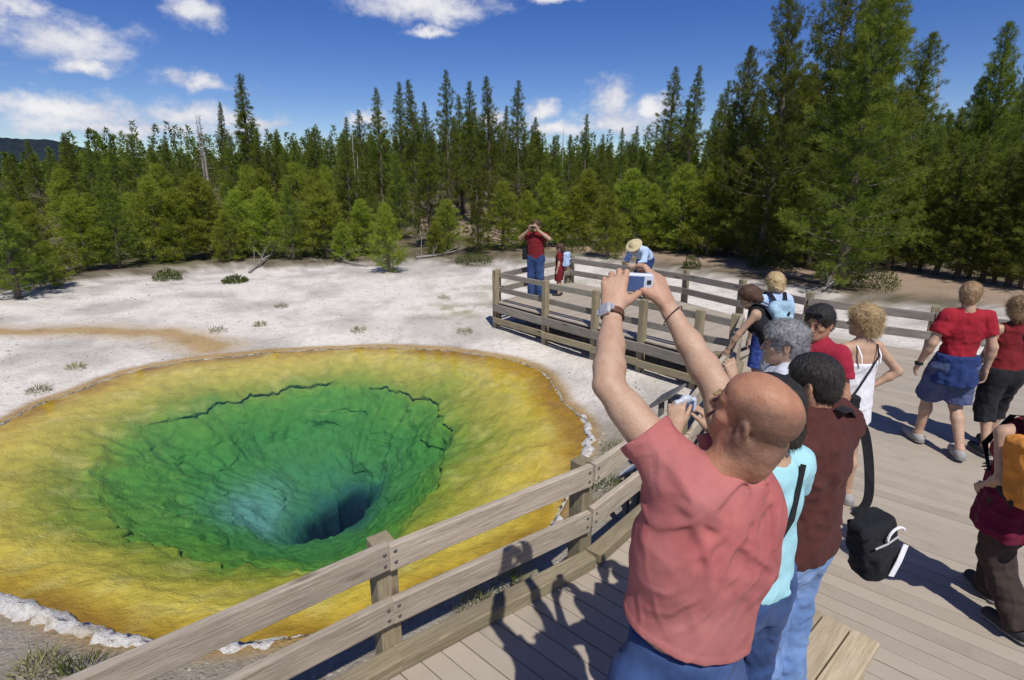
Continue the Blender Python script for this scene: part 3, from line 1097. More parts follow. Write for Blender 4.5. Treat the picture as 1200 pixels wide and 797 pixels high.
TALL = [pine_mesh('tall_pine', 10, 101 + i, 1.5 + .15 * (i % 3), 140, 18, 13, base=.17, bl=.19, bw=.021, irregular=.42, up=.42, deadlow=30, taper=.92, topr=.01) for i in range(5)]
MID = [pine_mesh('pine', 6, 201 + i, 1.2 + .12 * i, 115, 18, 13, base=.05, bl=.16, bw=.019, irregular=.35, up=.5, deadlow=8, taper=.85, topr=.01) for i in range(4)]
YOUNG = [pine_mesh('young_pine', 3, 301 + i, .88 + .08 * i, 95, 18, 13, base=.02, bl=.13, bw=.015, irregular=.28, up=.75, taper=.72, topr=.03) for i in range(4)]
BIG = [pine_mesh('big_pine', 11, 401 + i, 2.15 + .1 * i, 200, 36, 13, base=.03, bl=.19, bw=.021, irregular=.40, up=.42, droop=.12, deadlow=24, taper=.66, topr=.01) for i in range(4)]
SPRUCE = [pine_mesh('spruce', 8, 501 + i, 1.25, 150, 17, 13, base=.04, bl=.17, bw=.021, irregular=.22, up=.15, droop=.35, taper=.95, topr=.01) for i in range(2)]
DEAD = [pine_mesh('dead_pine', 8, 601, .9, 70, 7, 5, base=.2, bl=.16, bw=.03, irregular=.4, up=.3, taper=.8)]
SNAG = [snag_mesh('snag', 8, 701 + i) for i in range(2)]
KINDS = {'tall': (TALL, 10, 'needles', 'bark'), 'mid': (MID, 6, 'needles', 'bark'), 'young': (YOUNG, 3, 'needles_young', 'bark'), 'big': (BIG, 11, 'needles', 'bark'),
         'spruce': (SPRUCE, 8, 'needles', 'bark'), 'dead': (DEAD, 8, 'needles_dead', 'bark_grey')}
for k_, (ms, _, nm, bk) in KINDS.items():
    for tr_, cr_ in ms:
        tr_.materials.append(MATS[bk]); cr_.materials.append(MATS[nm])
for s_ in SNAG:
    s_.materials.append(MATS['bark_grey'])
NAMES = {'tall': 'lodgepole_pine', 'mid': 'pine_tree', 'young': 'young_pine', 'big': 'big_pine', 'spruce': 'spruce_tree', 'dead': 'dead_pine'}
TREES = []
ORD = ['first', 'second', 'third', 'fourth', 'fifth', 'sixth', 'seventh', 'eighth', 'ninth', 'tenth', 'eleventh', 'twelfth', 'thirteenth', 'fourteenth', 'fifteenth', 'sixteenth', 'seventeenth', 'eighteenth', 'nineteenth', 'twentieth']
tcount = {}


def gz1(x, y):
    return float(ground_z(np.array([x]), np.array([y]))[0])


def ray_at(px, py, Y):
    cx, cy = (px - 600) / FPX, -(py - 398.5) / FPX
    d = (cx, math.cos(PITCH) + cy * math.sin(PITCH), -math.sin(PITCH) + cy * math.cos(PITCH))
    t = Y / d[1]
    return d[0] * t, Y, CAM_H + d[2] * t


def plant(x, y, H, kind, label, group=None, wide=1.0, var=None):
    ms, h0, _, _ = KINDS[kind]
    i = tcount.get(kind, 0); tcount[kind] = i + 1
    tr_, cr_ = ms[(i if var is None else var) % len(ms)]
    o = empty(NAMES[kind], (x, y, gz1(x, y)), rng.uniform(0, 6.28))
    s = H / h0
    o.scale = (s * wide, s * wide, s)
    tag(o, label, 'tree', group)
    obj('trunk', tr_, None, o)
    obj('crown', cr_, None, o)
    TREES.append((x, y))
    return o


def tree_px(xb, yb, yt, kind, label, group=None, wide=1.0, var=None):
    """tree surveyed from its foot and tip in the photograph"""
    z = -.6
    for _ in range(6):
        x, y = pix_ground(xb, yb, z)
        z = gz1(x, y)
    return plant(x, y, ray_at(xb, yt, y)[2] - z, kind, label, group, wide, var)


def tree_d(xt, Y, yt, kind, label, group=None, wide=1.0, var=None):
    """tree whose foot is hidden: column, distance and tip"""
    x, _, z = ray_at(xt, yt, Y)
    return plant(x, Y, z - gz1(x, Y), kind, label, group, wide, var)


# --- trees that stand out
tree_px(985, 338, -45, 'big', 'tallest thick pine at right with grey trunk base and dead low branches', wide=1.0, var=0)
tree_d(926, 21.5, -12, 'big', 'tall dark pine just left of the grey-trunked big pine', wide=.85, var=1)
tree_d(1042, 20.5, -30, 'big', 'tall loose-crowned pine just right of the grey-trunked big pine', wide=.95, var=2)
tree_d(1000, 23.5, -50, 'big', 'tall pine standing directly behind the grey-trunked big pine', wide=.9, var=3)
tree_d(1095, 21.5, 40, 'big', 'pine with ragged side limbs against the sky at upper right', wide=.9, var=1)
tree_d(882, 24, 55, 'big', 'full pointed pine left of the group of tallest trees', wide=.75, var=2)
tree_d(1185, 23, 28, 'big', 'dark pine cut by the right edge of the picture', wide=.8, var=0)
tree_d(1150, 27, 92, 'big', 'shorter pine beyond the trail near the right edge', wide=.7, var=3)
tree_d(283, 44, 88, 'spruce', 'solitary tall narrow spruce rising above the left forest', wide=1.15)
tree_d(255, 48, 120, 'tall', 'thin sparse pine beside the solitary tall spruce', wide=.8)
tree_px(562, 298, 190, 'spruce', 'bushy spruce behind the left end of the viewing platform', wide=1.15)
tree_px(457, 319, 240, 'young', 'round bushy young pine alone at the edge of white ground', wide=1.05)
tree_px(140, 315, 190, 'mid', 'bright young pine at left standing on the white edge', wide=1.0)
tree_px(22, 350, 215, 'mid', 'large bushy young pine at the left picture edge', wide=1.35, var=1)
tree_px(66, 338, 283, 'young', 'small round pine in front of the left picture edge', wide=1.2)
tree_px(344, 305, 215, 'mid', 'loose young pine with visible trunk behind pale fallen branches', wide=.95)
tree_d(232, 52, 135, 'dead', 'brown dead pine left of the solitary tall spruce')
# --- rows of similar trees
front = [(5, 338, 240), (190, 308, 215), (215, 306, 222), (243, 303, 205), (165, 302, 228), (100, 318, 230), (385, 303, 215), (404, 306, 262), (318, 302, 222), (285, 300, 225),
         (510, 300, 262), (425, 300, 235), (270, 306, 250), (525, 297, 235), (368, 300, 235), (48, 328, 240), (120, 308, 228)]
for q_, (x, b, t_) in enumerate(sorted(front)):
    tree_px(x, b, t_, 'young', ORD[q_] + ' bushy young pine from the left in the front row of the left forest', 'young pines in the front row of the left forest', wide=1.3)
front2 = [(590, 293, 215), (640, 290, 205), (672, 288, 222), (712, 302, 225), (738, 291, 200), (765, 292, 218), (795, 296, 195), (828, 300, 190), (850, 296, 205), (615, 291, 225), (690, 287, 200), (780, 290, 230), (655, 287, 235), (725, 288, 215), (810, 290, 212)]
for q_, (x, b, t_) in enumerate(sorted(front2)):
    tree_px(x, b, t_, 'young', ORD[q_] + ' bright young pine from the left along the trail behind the platform', 'young pines along the trail', wide=1.2)
right = [(895, 310, 175), (872, 303, 160), (920, 312, 190), (1065, 318, 150), (1095, 322, 170), (1120, 326, 160), (1150, 330, 175), (1180, 335, 150), (1205, 340, 160), (1078, 318, 205), (1135, 326, 215), (1165, 332, 220), (1195, 338, 225), (948, 315, 160), (1012, 316, 140), (1040, 317, 185)]
for q_, (x, b, t_) in enumerate(sorted(right)):
    tree_px(x, b, t_, 'mid', ORD[q_] + ' medium pine from the left in the dense stand beyond the trail at right', 'medium pines beyond the trail at right', wide=1.1)
tips = [(440, 40, 104), (466, 42, 97), (482, 38, 94), (500, 46, 120), (522, 37, 84), (538, 44, 112), (552, 40, 96), (572, 38, 91), (592, 45, 125), (611, 36, 95), (628, 44, 138), (420, 44, 130), (405, 48, 138)]
for q_, (x, d_, t_) in enumerate(sorted(tips)):
    tree_d(x, d_, t_, 'tall', ORD[q_] + ' tall slim pine from the left in the group left of the middle', 'tall slim pines in the middle group', wide=rng.uniform(.9, 1.15))
tips = [(650, 46, 160), (668, 42, 158), (686, 44, 134), (708, 46, 158), (730, 42, 150), (748, 44, 148), (768, 48, 165), (795, 34, 80), (808, 38, 118), (822, 32, 78), (838, 34, 130), (858, 30, 95), (845, 36, 110), (780, 42, 140)]
for q_, (x, d_, t_) in enumerate(sorted(tips)):
    tree_d(x, d_, t_, 'tall', ORD[q_] + ' slim pine from the left behind the trail left of the tallest trees', 'slim pines behind the trail', wide=rng.uniform(.85, 1.1))
tips = [(32, 30, 165), (75, 30, 160), (98, 28, 168), (152, 30, 158), (195, 36, 160), (208, 44, 180), (300, 42, 150), (322, 46, 160), (345, 44, 165), (368, 48, 150), (388, 46, 160), (130, 34, 175), (8, 32, 185), (55, 34, 180), (178, 40, 172), (312, 36, 175), (268, 36, 160), (112, 32, 180), (330, 40, 178), (290, 38, 190)]
for q_, (x, d_, t_) in enumerate(sorted(tips)):
    tree_d(x, d_, t_, rng.choice(['mid', 'tall']), ORD[q_] + ' mid-height pine from the left within the forest at left', 'mid-height pines within the left forest', wide=rng.uniform(1.0, 1.3))
for x, d_, t_ in ((412, 38, 150), (402, 42, 170), (1102, 26, 75), (228, 58, 130), (660, 50, 150), (1090, 30, 95), (418, 36, 180)):
    xx, _, zz = ray_at(x, t_, d_)
    o = empty('snag', (xx, d_, gz1(xx, d_)), rng.uniform(0, 6))
    H = zz - gz1(xx, d_)
    o.scale = (H / 8,) * 3
    tag(o, 'bare grey dead pine trunk among the green trees', 'tree', 'bare dead trunks')
    obj('trunk', SNAG[rng.randrange(2)], None, o)
# --- fill of the wood up to the skyline of the photograph
sky_x = [-80, 0, 75, 180, 230, 300, 360, 430, 480, 560, 620, 650, 700, 760, 800, 830, 880, 930, 1080, 1130, 1160, 1200, 1300]
sky_y = [200, 198, 182, 172, 168, 160, 155, 148, 128, 125, 140, 165, 165, 158, 128, 120, 100, 75, 95, 120, 110, 70, 60]
n_fill = 0
for tries in range(2600):
    if n_fill >= 185:
        break
    px = rng.uniform(-70, 1270)
    Y = 27 + 55 * rng.random() ** 1.3
    if px > 860:
        Y = 22 + 32 * rng.random() ** 1.3
    yt = np.interp(px, sky_x, sky_y) + abs(rng.gauss(0, 1)) * 28 + 4
    x, _, z = ray_at(px, yt, Y)
    if float(seg_dist(np.array([x]), np.array([Y]), TRAIL)[0]) < 2.6 or (px < 860 and float(seg_dist(np.array([x]), np.array([Y]), TRAIL2)[0]) < 2.0):
        continue
    if 175 < px < 245 and 38 < Y < 66 and rng.random() < .8:       # the pale clearing on the hill
        continue
    if min(math.hypot(x - a, Y - b) for a, b in TREES) < 1.15:
        continue
    H = z - gz1(x, Y)
    if not 2.0 < H < 13:
        continue
    kind = 'tall' if H > 6.5 else ('mid' if H > 3.8 else 'young')
    if px < 600:
        lab, grp = 'pine standing deep in the wood on the left behind the front trees', 'pines deep in the left wood'
    else:
        lab, grp = 'pine standing deep in the wood on the right behind the trail', 'pines deep in the right wood'
    plant(x, Y, H, kind, lab, grp, wide=rng.uniform(.95, 1.25))
    n_fill += 1


# --- far wood that reads as one mass
def far_wood():
    r = np.random.default_rng(5)
    n = 2500
    az = R(-75) + r.random(n) * R(160)
    d = 72 + 330 * r.random(n) ** 1.5
    x = np.sin(az) * d; y = np.cos(az) * d
    z = ground_z(x, y)
    H = r.uniform(4.6, 7.6, n) * (1 - .35 * sstep(R(-33), R(-42), az))
    nb = 250
    u = r.random((n, nb)) ** .8
    a = r.random((n, nb)) * 6.283
    rad = (1 - u) ** .7 * (.13 * H)[:, None] * r.uniform(.4, 1.15, (n, nb)) * (1 + .0 * u)
    P = np.stack([x[:, None] + np.cos(a) * rad, y[:, None] + np.sin(a) * rad, z[:, None] + (.12 + .88 * u) * H[:, None]], -1).reshape(-1, 3)
    D = np.stack([np.cos(a), np.sin(a), .5 + r.normal(size=(n, nb)) * .6], -1).reshape(-1, 3)
    L = (r.uniform(.6, 1.1, (n, nb)) * np.repeat(np.clip(d / 110, .8, 2.0)[:, None], nb, 1)).ravel() * .55
    W = L * .34
    tone = np.repeat(r.uniform(.55, 1.2, n), nb)
    col = np.stack([tone, tone, tone], 1)
    V, T, C = blades(P, D, L, W, col, 77)
    me = mesh_np('distant_forest', V, None, T, smooth=False, col=C)
    o = obj('distant_forest', me, MATS['needles'])
    tag(o, 'distant dense pine forest covering the rising ground behind', 'forest', kind='stuff')


far_wood()


# --- shrubs, grass, fallen wood
def shrub_mesh(name, seed, n, rad, h, bl, bw):
    r = np.random.default_rng(seed)
    a = r.random(n) * 6.283; q = r.random(n) ** .5; u = r.random(n)
    P = np.stack([np.cos(a) * q * rad, np.sin(a) * q * rad, u * h * (1 - .6 * q ** 2)], 1)
    D = P * np.array([1, 1, 1.2]) / rad + r.normal(size=P.shape) * .6 + np.array([0, 0, .7])
    sh = .7 + .5 * r.random(n)
    V, T, C = blades(P, D, bl * r.uniform(.6, 1.3, n), bw * r.uniform(.7, 1.3, n), np.stack([sh, sh, sh], 1), seed)
    return mesh_np(name, V, None, T, smooth=False, col=C)


def shrub_px(name, label, cat, x, y, rad, h, seed, mat='shrub_leaf', n=700, bl=.09, bw=.03, group=None):
    px, py = pix_ground(x, y, -.6)
    o = obj(name, shrub_mesh(name, seed, n, rad, h, bl, bw), MATS[mat], None, (px, py, gz1(px, py)))
    tag(o, label, cat, group)


shrub_px('shrub', 'low round green shrub alone on the white ground at left', 'shrub', 197, 330, .42, .38, 1)
shrub_px('shrub', 'low spreading shrub just left of the viewing platform', 'shrub', 556, 312, .75, .42, 2, n=900)
shrub_px('shrub', 'small yellow-green shrub below the loose young pine', 'shrub', 276, 333, .38, .22, 3)
shrub_px('shrub', 'dark green shrub right of the big grey-trunked pine', 'shrub', 1022, 340, .7, .7, 4, n=1100)
shrub_px('shrub', 'tiny pine seedling in the open beside the trail', 'shrub', 810, 318, .32, .5, 5, n=500)
shrub_px('shrub', 'ragged shrub under the pines left of the big trunk', 'shrub', 900, 318, .8, .45, 6, n=800)
shrub_px('shrub', 'green shrub on the trail edge behind the child', 'shrub', 712, 298, .8, .6, 7, n=900)
shrub_px('shrub', 'shrub beside the trail right of the photographing man', 'shrub', 672, 297, .6, .8, 8, n=900)
tuft_px = [(44, 452), (88, 428), (256, 388), (305, 382), (420, 386), (545, 388), (330, 360), (520, 352)]
for i, (x, y) in enumerate(tuft_px):
    shrub_px('grass_tuft', 'small dry grass tuft dotting the white sinter flat', 'grass', x, y, .12 + .08 * rng.random(), .10, 20 + i, 'grass_blade', 120, .09, .012, 'grass tufts on the white flat')
near_t = [(40, 775), (85, 790), (700, 590), (712, 560), (735, 575), (770, 505), (725, 520), (600, 690), (560, 705), (780, 545)]
for i, (x, y) in enumerate(near_t):
    shrub_px('grass_tuft', 'yellow-green grass tuft on the gravel bank beside the near railing', 'grass', x, y, .14 + .08 * rng.random(), .13, 50 + i, 'shrub_leaf' if i % 2 else 'grass_blade', 190, .12, .009, 'grass tufts on the gravel bank')


def pebbles():
    r = np.random.default_rng(9)
    n = 8000
    mb_v, mb_t = [], []
    base = np.array([(1, 0, 0), (-1, 0, 0), (0, 1, 0), (0, -1, 0), (0, 0, 1), (0, 0, -1)], float)
    tri = np.array([(0, 2, 4), (2, 1, 4), (1, 3, 4), (3, 0, 4), (2, 0, 5), (1, 2, 5), (3, 1, 5), (0, 3, 5)])
    A = np.array([(-6, -.5), (-1, 2.3), (.5, 3.6), (1.6, 4.7), (2.2, 5.8)])
    x = r.uniform(-13, 4, n * 5); y = r.uniform(1, 19, n * 5)
    rx, ry = x - POOL_C[0], y - POOL_C[1]
    re = np.interp(np.arctan2(ry, rx), np.concatenate([ANG, [math.pi]]), np.concatenate([r_out, r_out[:1]]))
    near = seg_dist(x, y, A)
    ok = (np.hypot(rx, ry) > re + .12) & (r.random(n * 5) < np.where(near < 1.8, 1.0, .22))
    x, y = x[ok][:n], y[ok][:n]
    z = ground_z(x, y)
    s = .008 + .022 * r.random(len(x)) ** 3
    k = len(x)
    j = base[None] * (s[:, None, None] * r.uniform(.6, 1.3, (k, 6, 1))) * np.array([1, 1, .6])
    V = (np.stack([x, y, z], 1)[:, None] + j).reshape(-1, 3)
    T = (tri[None] + (np.arange(k) * 6)[:, None, None]).reshape(-1, 3)
    tone = np.repeat(r.uniform(.25, 1.0, k), 6)
    C = np.stack([tone * .52, tone * .47, tone * .40], 1)
    me = mesh_np('pebbles', V, None, T, smooth=False, col=C)
    m, t = new_mat('pebble')
    finish(t, t.n('Attribute', attribute_name='Col').outputs['Color'], .9, spec=.2)
    tag(obj('pebbles', me, m), 'small grey and white pebbles strewn over the bank', 'pebbles', kind='stuff')


pebbles()


def log(label, pts_px, rad, twigs, seed):
    twigs = twigs // 2
    rad *= .7
    r = np.random.default_rng(seed)
    P = []
    for x, y, dz in pts_px:
        a, b = pix_ground(x, y, -.5)
        P.append(Vector((a, b, gz1(a, b) + dz)))
    w = MB()
    o0 = P[0].copy()
    P = [p - o0 for p in P]
    w.tube(P, [rad, rad * .8, rad * .35] if len(P) == 3 else rad, 6)
    for k in range(twigs):
        i = r.integers(0, len(P) - 1); u = r.random()
        a = P[i].lerp(P[i + 1], u)
        d = Vector((r.normal(), r.normal() * .6, abs(r.normal()) * .9 + .2)) * r.uniform(.2, .55)
        w.tube([a, a + d * .6, a + d + Vector((r.normal() * .1, 0, 0))], [rad * .35, rad * .22, .004], 4, cap=False)
    o = w.build('fallen_log', MATS['bark_grey'], None, smooth=True, loc=o0)
    tag(o, label, 'log')


log('pale fallen dead branches below the loose young pine', [(292, 318, .05), (312, 306, .15), (338, 300, .35)], .07, 26, 1)
log('pale fallen log at the forest edge behind the bright left pine', [(166, 305, .08), (182, 302, .1), (205, 298, .3)], .06, 16, 2)
log('grey fallen log right of the round bushy pine', [(488, 303, .06), (515, 300, .08), (548, 296, .2)], .08, 14, 3)
log('tangle of grey dead branches at the foot of the biggest pine', [(965, 342, .1), (985, 334, .4), (1008, 338, .15)], .05, 60, 4)
log('thin grey log lying on the white ground near the platform', [(430, 312, .05), (405, 306, .06), (392, 304, .1)], .05, 10, 5)
# ================================================================== people: smooth implicit bodies and clothes turned into meshes
def vec(*a):
    return np.array(a if len(a) == 3 else a[0], float)


def unit(v):
    v = np.asarray(v, float)
    return v / (np.linalg.norm(v) + 1e-12)


class Field:
    """signed distance field from tapered capsules, ellipsoids and cuts, meshed by surface nets"""
    def __init__(self, res=.012):
        self.res = res; self.ops = []; self.post = []; self.late = []

    def cone(self, a, b, ra, rb, k=.03, flat=1.0, side=None, op='add', cuts=()):
        a, b = vec(a), vec(b)
        m = max(ra, rb)
        lo = np.minimum(a, b) - m; hi = np.maximum(a, b) + m
        ax = b - a; L = np.linalg.norm(ax) + 1e-9; ax = ax / L
        if side is not None:
            u = vec(side) - ax * np.dot(ax, side); u = unit(u)
            w = np.cross(ax, u)

        def fn(X, Y, Z):
            px, py, pz = X - a[0], Y - a[1], Z - a[2]
            l = px * ax[0] + py * ax[1] + pz * ax[2]
            if side is None:
                r2 = px * px + py * py + pz * pz - l * l
                s = np.sqrt(np.maximum(r2, 0))
            else:
                cu = px * u[0] + py * u[1] + pz * u[2]
                cw = (px * w[0] + py * w[1] + pz * w[2]) / flat
                s = np.sqrt(cu * cu + cw * cw)
            t = np.clip(l / L, 0, 1)
            lx = l - t * L
            d = np.sqrt(s * s + lx * lx) - (ra + (rb - ra) * t)
            if flat < 1:
                d = d * (flat ** .5)
            for p, n in cuts:
                d = np.maximum(d, (X - p[0]) * n[0] + (Y - p[1]) * n[1] + (Z - p[2]) * n[2])
            return d
        self.ops.append((op, k, lo, hi, fn))
        return self

    def ell(self, c, r, M=None, k=.03, op='add'):
        c = vec(c); r = vec(r)
        M = np.eye(3) if M is None else np.asarray(M)      # columns: local axes
        m = r.max()

        def fn(X, Y, Z):
            p = [X - c[0], Y - c[1], Z - c[2]]
            q = [sum(p[i] * M[i, j] for i in range(3)) / r[j] for j in range(3)]
            n = np.sqrt(q[0] ** 2 + q[1] ** 2 + q[2] ** 2)
            g = np.sqrt((q[0] / r[0]) ** 2 + (q[1] / r[1]) ** 2 + (q[2] / r[2]) ** 2) + 1e-6
            return n * (n - 1) / g
        self.ops.append((op, k, c - m, c + m, fn))
        return self

    def box(self, c, half, M=None, rad=.02, k=.01, op='add'):
        c = vec(c); h = vec(half) - rad
        M = np.eye(3) if M is None else np.asarray(M)
        m = np.linalg.norm(half)

        def fn(X, Y, Z):
            p = [X - c[0], Y - c[1], Z - c[2]]
            q = [np.abs(sum(p[i] * M[i, j] for i in range(3))) - h[j] for j in range(3)]
            o = np.sqrt(sum(np.maximum(x, 0) ** 2 for x in q))
            return o + np.minimum(np.maximum(np.maximum(q[0], q[1]), q[2]), 0) - rad
        self.ops.append((op, k, c - m, c + m, fn))
        return self

    def cut(self, p, n, k=.006):
        p, n = vec(p), unit(n)
        self.late.append(('cut', k, None, None, lambda X, Y, Z: (X - p[0]) * n[0] + (Y - p[1]) * n[1] + (Z - p[2]) * n[2]))
        return self

    def wrinkle(self, amp, scale, seed=0, octs=3):
        self.post.append(('noise', amp, np.broadcast_to(np.asarray(scale, float), (3,)), seed, octs))
        return self

    def warp(self, fn):
        self.post.append(('fn', fn))
        return self

    def eval(self):
        adds = [o for o in self.ops if o[0] == 'add']
        pad = self.res * 3 + .01
        lo = np.min([o[2] for o in adds], 0) - pad
        hi = np.max([o[3] for o in adds], 0) + pad
        n = np.ceil((hi - lo) / self.res).astype(int) + 1
        ax = [lo[i] + np.arange(n[i]) * self.res for i in range(3)]
        D = np.full(n, .25, np.float32)
        for op, k, l, h, fn in self.ops:
            if op == 'cut':
                sl = (slice(None),) * 3
            else:
                e = k + .05
                i0 = np.clip(np.floor((l - e - lo) / self.res).astype(int), 0, n - 1)
                i1 = np.clip(np.ceil((h + e - lo) / self.res).astype(int) + 1, 1, n)
                if np.any(i1 <= i0):
                    continue
                sl = tuple(slice(i0[i], i1[i]) for i in range(3))
            X = ax[0][sl[0]][:, None, None]; Y = ax[1][sl[1]][None, :, None]; Z = ax[2][sl[2]][None, None, :]
            d = fn(X, Y, Z).astype(np.float32)
            A = D[sl]
            if op == 'add':
                if k > 0:
                    hh = np.maximum(k - np.abs(A - d), 0) / k
                    D[sl] = np.minimum(A, d) - hh * hh * k * .25
                else:
                    D[sl] = np.minimum(A, d)
            else:
                if op == 'sub':
                    d = -d
                if k > 0:
                    hh = np.maximum(k - np.abs(A - d), 0) / k
                    D[sl] = np.maximum(A, d) + hh * hh * k * .25
                else:
                    D[sl] = np.maximum(A, d)
        if self.post:
            I = np.argwhere(np.abs(D) < .05)
            P = lo + I * self.res
            dv = np.zeros(len(P))
            for q in self.post:
                if q[0] == 'noise':
                    nn = fbm(P * q[2], q[4], q[3])
                    rd = 1 - np.abs(2 * fbm(P * q[2] * .8 + 31.7, 2, q[3] + 40) - 1)
                    dv -= q[1] * (1.2 * (nn - .5) + 1.5 * (rd ** 2 - .6))
                else:
                    dv += q[1](P)
            D[I[:, 0], I[:, 1], I[:, 2]] += dv
        for _, k, _, _, fn in self.late:                       # clean hems after the wrinkles
            d = fn(ax[0][:, None, None], ax[1][None, :, None], ax[2][None, None, :]).astype(np.float32)
            hh = np.maximum(k - np.abs(D - d), 0) / k
            D = np.maximum(D, d) + hh * hh * k * .25
        return D, lo

    def arrays(self):
        D, lo = self.eval()
        S = D < 0
        nx, ny, nz = D.shape
        c = [(i, j, k) for i in (0, 1) for j in (0, 1) for k in (0, 1)]
        cnt = np.zeros((nx - 1, ny - 1, nz - 1), np.int8)
        for i, j, k in c:
            cnt += S[i:nx - 1 + i, j:ny - 1 + j, k:nz - 1 + k]
        act = (cnt > 0) & (cnt < 8)
        idx = np.argwhere(act)
        N = len(idx)
        acc = np.zeros((N, 3)); num = np.zeros(N)
        for a in c:
            for axis in range(3):
                if a[axis]:
                    continue
                b = list(a); b[axis] = 1
                da = D[idx[:, 0] + a[0], idx[:, 1] + a[1], idx[:, 2] + a[2]]
                db = D[idx[:, 0] + b[0], idx[:, 1] + b[1], idx[:, 2] + b[2]]
                x = (da < 0) != (db < 0)
                t = np.where(x, da / np.where(x, da - db, 1), 0)
                p = np.zeros((N, 3)); p[:] = a; p[:, axis] += t
                acc += p * x[:, None]; num += x
        V = lo + (idx + acc / num[:, None]) * self.res
        vid = np.full(act.shape, -1, np.int64)
        vid[idx[:, 0], idx[:, 1], idx[:, 2]] = np.arange(N)
        Q = []
        for axis in range(3):
            sl0 = [slice(None)] * 3; sl1 = [slice(None)] * 3
            sl0[axis] = slice(0, -1); sl1[axis] = slice(1, None)
            ch = S[tuple(sl0)] != S[tuple(sl1)]
            o1, o2 = (axis + 1) % 3, (axis + 2) % 3
            e = np.argwhere(ch)
            ok = (e[:, o1] > 0) & (e[:, o2] > 0) & (e[:, o1] < D.shape[o1] - 1) & (e[:, o2] < D.shape[o2] - 1)
            e = e[ok]
            q = []
            for d1, d2 in ((-1, -1), (0, -1), (0, 0), (-1, 0)):
                g = e.copy(); g[:, o1] += d1; g[:, o2] += d2
                q.append(vid[g[:, 0], g[:, 1], g[:, 2]])
            q = np.stack(q, 1)
            inside = S[e[:, 0], e[:, 1], e[:, 2]]
            q[~inside] = q[~inside][:, ::-1]
            Q.append(q)
        return V, np.concatenate(Q)


def fig_mesh(name, fields, cols=None, smooth_it=1, fuzz=None):
    Vs, Qs, Cs, b = [], [], [], 0
    for i, f in enumerate(fields):
        V, Q = f.arrays()
        if smooth_it:                                       # light relaxation removes grid stair-steps
            for _ in range(smooth_it):
                s = np.zeros_like(V); n = np.zeros(len(V))
                for k in range(4):
                    a, c = Q[:, k], Q[:, (k + 1) % 4]
                    np.add.at(s, a, V[c]); np.add.at(n, a, 1)
                V = V * .45 + .55 * s / np.maximum(n, 1)[:, None]
        Vs.append(V); Qs.append(Q + b); b += len(V)
        if cols is not None:
            c = cols[i]
            Cs.append(c(V) if callable(c) else np.tile(np.array(c, float), (len(V), 1)))
    if fuzz is not None:                                    # loose strands on hair: (count, length, width, lift, centre, droop)
        cnt, ln, wd, lift, c0, droop, seed, rnd_ = fuzz
        r = np.random.default_rng(seed)
        V = np.concatenate(Vs)
        i = r.integers(0, len(V), cnt)
        P = V[i]
        nrm = P - np.asarray(c0); nrm /= np.linalg.norm(nrm, axis=1)[:, None] + 1e-9
        d = nrm * lift + r.normal(size=P.shape) * rnd_ + np.array([0, 0, -droop])
        bv, bt, _ = blades(P - nrm * .003, d, ln * r.uniform(.5, 1.4, cnt), np.full(cnt, wd), np.ones((cnt, 3)), seed)
        Vs.append(bv)
        return mesh_np(name, np.concatenate(Vs), np.concatenate(Qs), bt + b, smooth=True)
    return mesh_np(name, np.concatenate(Vs), np.concatenate(Qs), smooth=True, col=np.concatenate(Cs) if cols is not None else None)


# ------------------------------------------------------------------ materials for people
def mat_skin(name, c):
    m, t = new_mat(name)
    tc = t.n('TexCoord').outputs['Object']
    at = t.n('Attribute', attribute_name='Col').outputs['Color']
    n = t.noise(tc, 16, 4, .6); n2_ = t.noise(tc, 160, 3, .6)
    col = t.ramp(n, [(.3, tuple(x * f for x, f in zip(c, (.90, .82, .80)))), (.7, tuple(x * f for x, f in zip(c, (1.06, 1.06, 1.08))))])
    col = t.mix(1.0, col, at, 'MULTIPLY')
    n3_ = t.noise(tc, 45, 4, .7)
    col = t.mix(t.ramp(n3_, [(.30, .35), (.5, 0)]), col, t.mix(1.0, col, (.80, .66, .60), 'MULTIPLY'))
    col = t.mix(t.ramp(n3_, [(.6, 0), (.8, .3)]), col, t.mix(1.0, col, (1.18, 1.16, 1.12), 'MULTIPLY'))
    finish(t, col, t.ramp(n3_, [(.3, .42), (.7, .62)]), t.m('ADD', n2_, t.m('MULTIPLY', n3_, .8)), .45, .004, .35)


mat_skin('skin', (.47, .315, .215))
mat_skin('skin_tan', (.40, .22, .14))
mat_skin('skin_pale', (.60, .40, .30))


